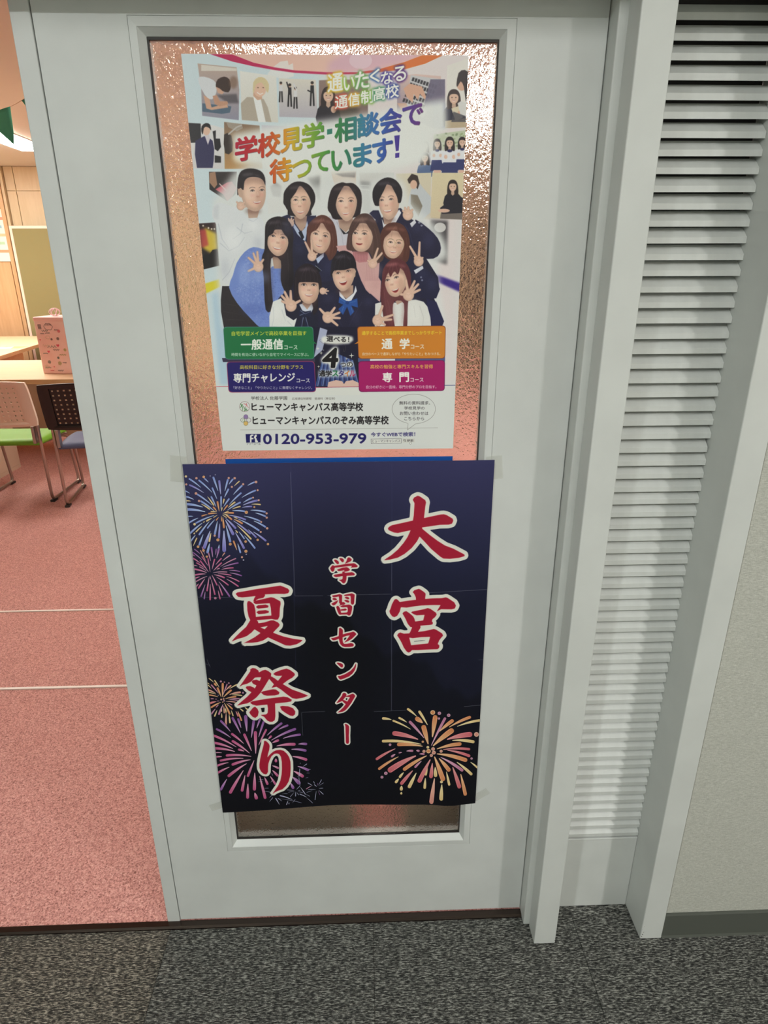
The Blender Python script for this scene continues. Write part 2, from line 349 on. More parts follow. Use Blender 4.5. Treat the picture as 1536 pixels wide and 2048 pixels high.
# ================================================================ ROOM THINGS
def chair(loc, rz, back, seat, label):
    t = tag(empty('stacking_chair', loc, rz), label, 'chair', 'chairs at the classroom table')
    W = .25                      # local: +y is towards the table, origin at floor between the rear feet
    for s_ in (-1, 1):
        x = s_ * W
        f = MB().tube(arc_path([(x, -.024, .66), (x, -.010, .55), (x, .0, .0145), (x, .46, .0145), (x, .40, .405), (x * .9, .06, .415), (x * .9, .0, .45)], .05, 6), .0105).build('leg_frame', M_CHROME, t, True)
        for y in (.02, .44):
            MB().box(x - .016, x + .016, y - .03, y + .03, 0, .016).build('foot_cap', M_FOOT, f, bevel=.004)
        MB().box(x - s_ * .028 - .010, x - s_ * .028 + .010, -.035, .02, .43, .55).build('bracket', M_CHROME, t, bevel=.003)
    MB().tube([(-W, .40, .402), (W, .40, .402)], .009).build('cross_bar', M_CHROME, t, True)
    # seat: soft upholstered pad, dished, waterfall front
    b = bmesh.new(); nx, ny = 14, 12
    def top(u, v):
        x = (u - .5) * 2 * (.235 + .012 * math.sin(v * 3.14)); y = -.01 + v * .45
        e = max(0, abs(u - .5) * 2 - .82) / .18; g = max(0, .1 - v) / .1; h = max(0, v - .8) / .2
        z = .452 - .012 * math.sin(v * 3.14) * math.cos((u - .5) * 3) - .018 * e * e - .02 * g * g - .032 * h * h
        return (x, y, z)
    for lo in (0, 1):
        G = [[b.verts.new((top(i / nx, j / ny)[0], top(i / nx, j / ny)[1], top(i / nx, j / ny)[2] if not lo else .414 + (-.008 if j > ny - 2 else 0))) for j in range(ny + 1)] for i in range(nx + 1)]
        for i in range(nx):
            for j in range(ny): b.faces.new((G[i][j], G[i + 1][j], G[i + 1][j + 1], G[i][j + 1]))
        if not lo: T = G
    rim = [(i, 0) for i in range(nx)] + [(nx, j) for j in range(ny)] + [(i, ny) for i in range(nx, 0, -1)] + [(0, j) for j in range(ny, 0, -1)]
    for k_ in range(len(rim)):
        (i, j), (p, q_) = rim[k_], rim[(k_ + 1) % len(rim)]
        b.faces.new((T[i][j], G[i][j], G[p][q_], T[p][q_]))
    m = MB(); m.b.free(); m.b = b; m.build('seat', seat, t, True)
    # backrest: perforated curved shell inside a thick rim
    def bp(u, v, off=0.0):
        x = (u - .5) * .545; z = .552 + v * .315 - .012 * (2 * u - 1) ** 2 * (v - .2)
        y = -.028 - .070 * v - .035 * (1 - (2 * u - 1) ** 2) + off
        return (x, y, z)
    b = bmesh.new(); U0, U1, V0, V1 = .13, .87, .10, .90; cx_, cz_ = 11, 8
    cache = {}
    def vert(u, v, k2):
        key = (round(u, 5), round(v, 5), k2)
        if key not in cache: cache[key] = b.verts.new(bp(u, v, .008 + (.004 if k2 else 0)))
        return cache[key]
    for side in (0, 1):
        for i in range(cx_):
            for j in range(cz_):
                ua, ub = U0 + (U1 - U0) * i / cx_, U0 + (U1 - U0) * (i + 1) / cx_; va, vb = V0 + (V1 - V0) * j / cz_, V0 + (V1 - V0) * (j + 1) / cz_
                uc, vc = (ua + ub) / 2, (va + vb) / 2; ru, rv = (ub - ua) * .165, (vb - va) * .165
                O_ = [vert(a, c, side) for a, c in ((ua, va), (ub, va), (ub, vb), (ua, vb))]
                I_ = [vert(a, c, side) for a, c in ((uc - ru, vc - rv), (uc + ru, vc - rv), (uc + ru, vc + rv), (uc - ru, vc + rv))]
                for q2 in range(4):
                    r2 = (q2 + 1) % 4
                    b.faces.new((O_[q2], O_[r2], I_[r2], I_[q2]))
                if side:
                    J_ = [vert(a, c, 0) for a, c in ((uc - ru, vc - rv), (uc + ru, vc - rv), (uc + ru, vc + rv), (uc - ru, vc + rv))]
                    for q2 in range(4):
                        r2 = (q2 + 1) % 4; b.faces.new((I_[q2], I_[r2], J_[r2], J_[q2]))
    m = MB(); m.b.free(); m.b = b; bk = m.build('backrest', back, t, True)
    md = bk.modifiers.new('es', 'EDGE_SPLIT'); md.split_angle = 0.6
    b = bmesh.new()
    n = 12
    def loopuv(k2):
        out = []
        for q2 in range(n + 1): out.append((q2 / n, 0))
        for q2 in range(1, n + 1): out.append((1, q2 / n))
        for q2 in range(1, n + 1): out.append((1 - q2 / n, 1))
        for q2 in range(1, n): out.append((0, 1 - q2 / n))
        return out
    L_ = loopuv(0); rings = []
    for (s0, off) in ((0.0, -.008), (0.0, .012), (1.0, .016), (1.0, -.0), (.55, -.010)):
        r_ = []
        for (u, v) in L_:
            uo = .5 + (u - .5) * (1 - .03 * (abs(v - .5) * 2) ** 6); vo = .5 + (v - .5) * (1 - .02 * (abs(u - .5) * 2) ** 6)
            ui, vi = U0 + (U1 - U0) * u, V0 + (V1 - V0) * v
            r_.append(b.verts.new(bp(uo + (ui - uo) * s0, vo + (vi - vo) * s0, off)))
        rings.append(r_)
    for q2 in range(len(rings)):
        A, B = rings[q2], rings[(q2 + 1) % len(rings)]
        for k2 in range(len(A)): b.faces.new((A[k2], A[(k2 + 1) % len(A)], B[(k2 + 1) % len(A)], B[k2]))
    m = MB(); m.b.free(); m.b = b; m.build('back_rim', back, bk, True).modifiers.new('es', 'EDGE_SPLIT').split_angle = .7
    return t
chair((-1.935, 3.18, .002), 0.01, M_BEIGE, M_GREEN, 'stacking chair with beige perforated back and lime green seat, left of the black-backed one')
chair((-1.285, 3.10, .002), .155, M_BLACK, M_BLUE, 'stacking chair with black perforated back and slate blue seat, half hidden by the door')
# front table
def table(loc, rz, pts, label, legs, mod=None, zt=.72):
    t = tag(empty('classroom_table', loc, rz), label, 'table')
    MB().prism(pts, zt - .038, zt - .003, 'z').build('edge_band', M_TEDGE, t, bevel=.0015)
    c_ = np.mean(np.array(pts), 0); q_ = [tuple(c_ + (np.array(p) - c_) * .998) for p in pts]
    MB().prism(q_, zt - .003, zt, 'z').build('table_top', M_TABLE, t)
    for (x0, x1, y0, y1) in legs: MB().box(x0, x1, y0, y1, .0, zt - .038).build('leg', M_TEDGE, t, bevel=.002)
    if mod: MB().box(mod[0], mod[1], mod[2], mod[2] + .02, mod[3], zt - .038).build('modesty_panel', M_MOD, t)
    return t
table((-1.9, 4.09, .002), 0, [(-1.7, 0), (1.1, 0), (1.1, 1.25), (-1.7, 1.25)], 'long pale wood table behind the chairs with a pink box on it', [(-.95, -.91, .45, 1.2), (1.0, 1.04, .1, 1.2)], (-.91, 1.0, .62, .10))
table((-4.0, 6.6, .002), 0, [(.82, -1.16), (.63, .31), (.16, 1.33), (-1.4, 1.33), (-1.4, -1.16)], 'angled pale wood table at the back beside the olive screen', [(-.9, -.86, -1.1, 1.1), (.42, .46, -1.1, .2)])
table((.25, 4.7, .002), 0, [(-.8, 0), (.9, 0), (.9, .6), (-.8, .6)], 'pale wood table seen blurred through the door glass', [(-.7, -.66, .05, .55), (.76, .8, .05, .55)])
# cream cabinet whose side shows under the green seat
t = tag(empty('low_cabinet', (-2.65, 3.5, .002)), 'low cream laminate cabinet standing beside the green-seated chair', 'cabinet')
MB().box(-.3, .3, -.58, .58, .03, .42).build('carcass', M_CREAM, t, bevel=.002)
MB().box(-.3, .3, -.58, .58, 0, .03).build('plinth', M_CREAM, t)
MB().box(-.31, .31, -.59, .59, .42, .44).build('cabinet_top', M_CREAM, t, bevel=.002)
# olive screen
t = tag(empty('partition_screen', (-3.0, 8.13, .002)), 'tall olive fabric partition screen with a pale pink edge by the back wall', 'screen')
MB().box(-1.035, .8, -.012, .012, .05, 2.065).build('fabric_panel', M_OLIVE, t)
frame_prism(-1.07, .835, .03, 2.10, -1.035, .8, .05, 2.065, -.018, .018).build('frame', M_TRIMP, t, bevel=.003)
for x in (-.9, .7): MB().box(x - .03, x + .03, -.13, .13, 0, .03).build('foot', M_TRIMP, t, bevel=.004)
# things seen only as blurs through the obscure glass
t = tag(empty('bookcase', (2.35, 8.05, .002)), 'tall dark brown bookcase blurred behind the right edge of the door glass', 'bookcase')
M_DK = Mat('dark_walnut', lin((86, 62, 46)), .5).m
MB().box(-.5, .5, -.2, .2, 0, .04).build('plinth', M_DK, t)
for s_ in (-1, 1): MB().box(s_ * .48 - .02, s_ * .48 + .02, -.2, .2, .04, 1.95).build('side_panel', M_DK, t)
for z in (.06, .5, .95, 1.4, 1.93): MB().box(-.46, .46, -.2, .2, z - .02, z + .02).build('shelf', M_DK, t)
MB().box(-.46, .46, .18, .2, .04, 1.95).build('back_panel', M_DK, t)
M_CARTON = Mat('grey_beige_carton', lin((176, 160, 140)), .8).m
for x0, x1, h, lb in ((.10, .485, .42, 'grey-beige carton blurred behind the bottom left of the door glass'), (.60, .88, .38, 'grey-beige carton blurred behind the bottom right of the door glass')):
    t = tag(empty('carton', ((x0 + x1) / 2, .235, .002)), lb, 'box')
    w2 = (x1 - x0) / 2
    MB().box(-w2, w2, -.14, .14, 0, h).build('body', M_CARTON, t, bevel=.003)
    for s_ in (-1, 1): MB().box(-w2, w2, min(s_ * .002, s_ * .14), max(s_ * .002, s_ * .14), h, h + .004).build('flap', M_CARTON, t)
# papers on the angled table
def sheet(x, y, z, w_, d_, rz, m, label):
    o = MB().box(-w_ / 2, w_ / 2, -d_ / 2, d_ / 2, 0, .0015).build('paper_sheet', m); o.location = (x, y, z); o.rotation_euler = (0, 0, rz)
    return tag(o, label, 'paper')
M_SHEET = Mat('white_sheet', (.75, .73, .7), .6).m
sheet(-3.62, 6.42, .723, .30, .21, .3, M_SHEET, 'white paper sheet at the left end of the angled table')
sheet(-3.50, 6.52, .7215, .26, .19, -.1, Mat('kraft_sheet', lin((205, 170, 120)), .6).m, 'brown kraft paper sheet tucked under the white one')
# wall notice at the far left
t = tag(empty('wall_notice', (-4.32, 8.255, 1.98)), 'white notice with faint coloured print on the far wooden door', 'notice')
MB().box(-.2, .155, -.002, .002, -.31, .33).build('sheet', M_SHEET, t)
for k in range(5):
    MB().box(-.17, .12 - .03 * (k % 2), -.0035, -.002, .2 - .1 * k, .235 - .1 * k).build('printed_band', Mat('notice_ink', [(.7, .3, .2), (.3, .5, .6), (.7, .5, .3), (.4, .6, .4), (.75, .35, .2)][k], .6).m, t)
# pennants
t = tag(empty('pennant_garland', (-.95, 2.0, 2.17)), 'green felt pennants on a thin string near the classroom ceiling', 'bunting')
M_FELT = Mat('green_felt', lin((100, 205, 170)), .9).m
M_STR = Mat('cream_string', (.7, .55, .4), .8).m
sp = [Vector((-.95 + (u - .02), 2.0, 2.164 + .30 * (u - .018) + 1.2 * (u + .0) ** 2 * (1 if u > 0 else .3))) for u in np.linspace(-.6, .35, 24)]
def s_at(x):
    for a, b in zip(sp, sp[1:]):
        if a.x <= x <= b.x: return a.lerp(b, (x - a.x) / (b.x - a.x))
MB().tube([p - Vector((-.95, 2.0, 2.17)) for p in sp], .0009, 5).build('string', M_STR, t)
def pennant(x0, x1, tipx, tz):
    a, b = s_at(x0), s_at(x1); o = Vector((-.95, 2.0, 2.17)); bm = bmesh.new(); n = 10; R_ = []
    for j in range(n + 1):
        v = j / n; r_ = []
        for i in range(7):
            u = i / 6; p = a.lerp(b, u); q_ = Vector((tipx, 2.0, tz)); p = p.lerp(q_, v); p.y += .006 * math.sin(u * 6) * (1 - v) + .012 * v * math.sin(v * 3)
            r_.append(bm.verts.new(p - o))
        R_.append(r_)
    for j in range(n):
        for i in range(6): bm.faces.new((R_[j][i], R_[j][i + 1], R_[j + 1][i + 1], R_[j + 1][i]))
    m = MB(); m.b.free(); m.b = bm; o2 = m.build('pennant', M_FELT, t, True); md = o2.modifiers.new('s', 'SOLIDIFY'); md.thickness = .0012
pennant(-1.062, -.934, -.949, 2.030); pennant(-.884, -.76, -.80, 2.06); pennant(-1.24, -1.11, -1.17, 2.0)
# pink gift box with doodles and a bow
t = tag(empty('gift_box', (-2.03, 4.52, .722), -.12), 'pink paper-covered box with doodles and a ribbon bow on the table', 'box')
def mk_pink():
    m = Mat('pink_paper', lin((240, 160, 150)), .55); n = m.noise(5, 3)
    m.color(m.ramp(n, [(.3, lin((246, 192, 186))), (.5, lin((250, 206, 200))), (.75, lin((253, 222, 220)))])); return m.m
M_PINK = mk_pink()
MB().box(-.13, .17, -.14, .15, 0, .455).build('box_body', M_PINK, t, bevel=.012, seg=3)
MB().box(-.133, .173, -.143, .153, .425, .462).build('lid', Mat('pale_pink_lid', lin((250, 200, 196)), .5).m, t, bevel=.012, seg=3)
M_BOW = Mat('ribbon', lin((246, 214, 220)), .4).m
for k in range(7):
    a = k * 2 * math.pi / 7; pts = []
    for j in range(11):
        th = math.pi * j / 10; r_ = .042 * math.sin(th); pts.append((.02 + r_ * math.cos(a + .3 * math.cos(th)), -.06 + r_ * math.sin(a + .3 * math.cos(th)), .466 + .03 * (1 - math.cos(th))))
    MB().tube(pts, .0035, 5).build('bow_loop', M_BOW, t, True)
inks = [Mat('doodle_ink', c_, .6).m for c_ in (lin((120, 96, 96)), lin((232, 90, 110)), lin((176, 170, 70)), lin((110, 120, 110)), lin((240, 214, 190)))]
def doodle(kind, x, z, s_, ink):
    b = MB(); y = -.1412
    if kind == 'flower':
        for k in range(5):
            a = k * 2 * math.pi / 5; cx2, cz2 = x + s_ * .6 * math.cos(a), z + s_ * .6 * math.sin(a)
            b.tube([(cx2 + s_ * .35 * math.cos(q2 * math.pi / 4), y, cz2 + s_ * .35 * math.sin(q2 * math.pi / 4)) for q2 in range(8)], .0014, 4, True)
    elif kind == 'heart':
        vs = [b.b.verts.new((x + s_ * .06 * 16 * math.sin(th) ** 3, y, z + s_ * .06 * (13 * math.cos(th) - 5 * math.cos(2 * th) - 2 * math.cos(3 * th) - math.cos(4 * th)))) for th in [k * 2 * math.pi / 20 for k in range(20)]]
        b.b.faces.new(vs)
    elif kind == 'grid':
        for k in range(4):
            b.tube([(x - s_, y, z - s_ * 1.5 + k * s_), (x + s_, y, z - s_ * 1.5 + k * s_)], .0013, 4); b.tube([(x - s_ + k * s_ * .66, y, z - s_ * 1.5), (x - s_ + k * s_ * .66, y, z + s_ * 1.5)], .0013, 4)
    elif kind == 'cloud':
        b.tube([(x + s_ * 1.4 * math.cos(th), y, z + s_ * math.sin(th) * (1 + .12 * math.cos(6 * th))) for th in [k * 2 * math.pi / 24 for k in range(24)]], .0014, 4, True)
    else:
        b.tube([(x + s_ * (k / 6 - .5) * 2, y, z + s_ * .5 * math.sin(k * 1.7 + x * 90)) for k in range(13)], .0014, 4)
    b.build('doodle', ink, t)
for a_ in (('grid', -.085, .385, .012, 0), ('cloud', -.01, .385, .026, 0), ('scrawl', -.06, .352, .014, 3), ('scrawl', -.035, .335, .010, 0), ('scrawl', -.08, .33, .008, 0), ('flower', .0, .285, .009, 0), ('scrawl', .045, .36, .01, 0),
           ('flower', .055, .29, .012, 0), ('scrawl', -.07, .235, .016, 4), ('scrawl', -.03, .225, .02, 3), ('heart', -.045, .185, .012, 1), ('heart', .045, .235, .014, 1), ('scrawl', .01, .20, .014, 0), ('scrawl', -.085, .17, .01, 3),
           ('flower', .03, .135, .010, 3), ('flower', .035, .09, .016, 2), ('scrawl', .07, .095, .008, 0), ('flower', -.085, .06, .020, 4), ('scrawl', -.085, .055, .012, 3), ('scrawl', -.05, .03, .008, 1), ('flower', -.055, .10, .014, 3), ('flower', .075, .35, .012, 1), ('heart', -.10, .28, .008, 1), ('scrawl', .06, .16, .014, 2), ('cloud', -.03, .30, .013, 4), ('scrawl', -.02, .40, .012, 0), ('flower', .10, .20, .012, 2), ('scrawl', .02, .03, .012, 0), ('heart', -.02, .06, .006, 1)):
    doodle(a_[0], a_[1], a_[2], a_[3], inks[a_[4]])
# ================================================================ PRINTED SHEETS (flat art on real paper)
def ray_plane(u, v, y):
    d = FWD + RGT * (u - 768) / FPX - UPV * (v - 1024) / FPX
    return CAM + d * ((y - CAM[1]) / d[1])
def box_blur(m, r):
    for ax in (0, 1):
        for _ in range(2):
            p = np.pad(m, [(r + 1, r) if a == ax else (0, 0) for a in range(m.ndim)], mode='edge'); c = np.cumsum(p, axis=ax)
            n = m.shape[ax]; hi = np.take(c, np.arange(2 * r + 1, 2 * r + 1 + n), axis=ax); lo = np.take(c, np.arange(0, n), axis=ax)
            m = (hi - lo) / (2 * r + 1)
    return m
def smooth(p, n=3):
    p = np.asarray(p, float); N = len(p); out = []
    for i in range(N):
        a, b, c, d = p[i - 1], p[i], p[(i + 1) % N], p[(i + 2) % N]
        for k in range(n):
            t = k / n; out.append(.5 * (2 * b + (c - a) * t + (2 * a - 5 * b + 4 * c - d) * t * t + (3 * b - a - 3 * c + d) * t ** 3))
    return np.array(out)
FONT_TRIS = {}
def glyphs(s, off=0.0):
    k = (s, off)
    if k in FONT_TRIS: return FONT_TRIS[k]
    c = bpy.data.curves.new('t', 'FONT'); c.body = s; c.size = 1; c.offset = off; c.resolution_u = 3
    o = bpy.data.objects.new('t', c); C.objects.link(o); bpy.context.view_layer.update()
    me = o.evaluated_get(bpy.context.evaluated_depsgraph_get()).to_mesh(); me.calc_loop_triangles()
    co = np.array([v.co[:2] for v in me.vertices]); tr = np.array([t.vertices[:] for t in me.loop_triangles])
    bpy.data.objects.remove(o); bpy.data.curves.remove(c)
    if len(tr) == 0: FONT_TRIS[k] = np.zeros((0, 3, 2)); return FONT_TRIS[k]
    t = co[tr]; a = (t[:, 1, 0] - t[:, 0, 0]) * (t[:, 2, 1] - t[:, 0, 1]) - (t[:, 1, 1] - t[:, 0, 1]) * (t[:, 2, 0] - t[:, 0, 0])
    t[a < 0] = t[a < 0][:, ::-1]
    lo, hi = co.min(0), co.max(0); t = (t - lo) / (hi - lo); t[..., 1] = 1 - t[..., 1]
    FONT_TRIS[k] = t; return t
def fatten(m, r):
    while r > 0:
        k = min(1.0, r); o = m
        for dy, dx, w_ in ((1, 0, 1), (-1, 0, 1), (0, 1, 1), (0, -1, 1), (1, 1, .5), (1, -1, .5), (-1, 1, .5), (-1, -1, .5)): o = np.maximum(o, np.roll(np.roll(m, dy, 0), dx, 1) * (k * w_))
        m = o; r -= 1.0
    return m
class Canvas:
    def __init__(s, W, H, corners, base):
        s.W, s.H = W, H; s.img = np.empty((H, W, 3), np.float32); s.img[:] = base
        A = []; B = []
        for (u, v), (x, y) in zip(corners, ((0, 0), (W, 0), (W, H), (0, H))):
            A.append([u, v, 1, 0, 0, 0, -u * x, -v * x]); A.append([0, 0, 0, u, v, 1, -u * y, -v * y]); B += [x, y]
        s.h = np.append(np.linalg.solve(np.array(A), np.array(B)), 1).reshape(3, 3)
        s.o = (0.0, 0.0, 1.0)
    def at(s, ox, oy, sc): s.o = (ox, oy, sc); return s
    def tf(s, p):
        p = np.asarray(p, float); p = p / s.o[2] + np.array(s.o[:2]); q = np.concatenate([p, np.ones(p.shape[:-1] + (1,))], -1) @ s.h.T
        return q[..., :2] / q[..., 2:]
    def cover(s, polys, pad=2):
        # polys in canvas px -> (mask, slice)
        a = np.concatenate([p for p in polys]); x0 = int(max(0, a[:, 0].min() - pad)); x1 = int(min(s.W, a[:, 0].max() + pad + 1)); y0 = int(max(0, a[:, 1].min() - pad)); y1 = int(min(s.H, a[:, 1].max() + pad + 1))
        if x1 <= x0 or y1 <= y0: return None, None
        P = np.concatenate([p for p in polys]); Q = np.concatenate([np.roll(p, -1, 0) for p in polys])
        K = 4; ya, yb = (P[:, 1] - y0) * K, (Q[:, 1] - y0) * K; d = np.sign(yb - ya); lo = np.minimum(ya, yb); hi = np.maximum(ya, yb)
        i0 = np.ceil(lo - .5).astype(int); i1 = np.ceil(hi - .5).astype(int); n = np.clip(i1 - i0, 0, None); e = np.repeat(np.arange(len(P)), n)
        if len(e) == 0: return None, None
        k = np.arange(len(e)) - np.repeat(np.cumsum(n) - n, n) + i0[e]; t = (k + .5 - ya[e]) / (yb[e] - ya[e])
        x = np.clip(P[e, 0] + t * (Q[e, 0] - P[e, 0]) - x0, 0, x1 - x0); r = k // K; ok = (r >= 0) & (r < y1 - y0)
        x, r, dd = x[ok], r[ok], d[e][ok]; c = np.floor(x).astype(int); f = x - c
        acc = np.zeros((y1 - y0, x1 - x0 + 3)); np.add.at(acc, (r, c), dd * (1 - f)); np.add.at(acc, (r, c + 1), dd * f)
        return np.clip(np.abs(np.cumsum(acc, 1))[:, :x1 - x0] / K, 0, 1), (slice(y0, y1), slice(x0, x1))
    def full(s, polys):
        m = np.zeros((s.H, s.W), np.float32); a, sl = s.cover(polys)
        if a is not None: m[sl] = a
        return m
    def put(s, m, sl, col, al=1.0):
        if m is None: return
        if callable(col):
            yy, xx = np.mgrid[sl[0], sl[1]]; c = col(xx / s.W, yy / s.H)
        else: c = np.array(col, np.float32) / 255
        m = (m * al)[..., None]; s.img[sl] = s.img[sl] * (1 - m) + c * m
    def poly(s, pts, col, al=1.0, sm=0, blur=0):
        p = s.tf(smooth(pts, sm) if sm else pts); m, sl = s.cover([p], 2 + 2 * blur)
        if m is not None and blur: m = box_blur(m, blur)
        s.put(m, sl, col, al)
    def ell(s, x, y, rx, ry, col, al=1.0, rot=0, blur=0):
        t = np.linspace(0, 2 * np.pi, 25)[:-1]; a, b = rx * np.cos(t), ry * np.sin(t); c_, s_ = math.cos(rot), math.sin(rot)
        s.poly(np.stack([x + a * c_ - b * s_, y + a * s_ + b * c_], 1), col, al, 0, blur)
    def line(s, pts, w_, col, al=1.0, w2=None):
        p = np.asarray(pts, float); w2 = w_ if w2 is None else w2; n = len(p); t = np.gradient(p, axis=0); t /= np.linalg.norm(t, axis=1)[:, None] + 1e-9
        nn = np.stack([-t[:, 1], t[:, 0]], 1); ww = np.linspace(w_, w2, n)[:, None] / 2
        s.poly(np.concatenate([p + nn * ww, (p - nn * ww)[::-1]]), col, al)
    def ring(s, x, y, r, w_, col, al=1.0, ry=None):
        t = np.linspace(0, 2 * np.pi, 33); s.line(np.stack([x + r * np.cos(t), y + (ry or r) * np.sin(t)], 1), w_, col, al)
    def tx(s, txt, x0, y0, x1, h, col, off=.012, dy=0.0, shear=0.0, grow=0, al=1.0, sl_=None):
        # ink box: left x0, right x1, top y0 at the left end, height h; dy = rise of the right end
        g = glyphs(txt, 0.0)
        if len(g) == 0: return
        u, v = g[..., 0], g[..., 1]
        P = np.stack([x0 + (x1 - x0) * u - shear * h * (v - .5), y0 + dy * u + h * v], -1); q = s.tf(P)
        bold = off * float(np.linalg.norm(s.tf(np.array([x0, y0 + h])) - s.tf(np.array([x0, y0]))))
        m, sl = s.cover(list(q), 3 + grow * 2 + int(bold + 1))
        if m is None: return
        if bold > .08: m = fatten(m, bold)
        if grow: m = np.clip(box_blur(m, grow) * 3.2, 0, 1)
        s.put(m, sl, col, al)
    def image(s, name):
        im = bpy.data.images.new(name, s.W, s.H); a = np.ones((s.H, s.W, 4), np.float32); a[..., :3] = np.clip(s.img[::-1], 0, 1)
        im.pixels.foreach_set(a.ravel()); im.update(); im.pack(); return im
def dilate(m, r):
    out = m.copy(); n = 20
    for rr in (r, r * .55):
        for k in range(n):
            dx, dy = int(round(rr * math.cos(2 * math.pi * k / n))), int(round(rr * math.sin(2 * math.pi * k / n))); out = np.maximum(out, np.roll(np.roll(m, dy, 0), dx, 1))
    return out

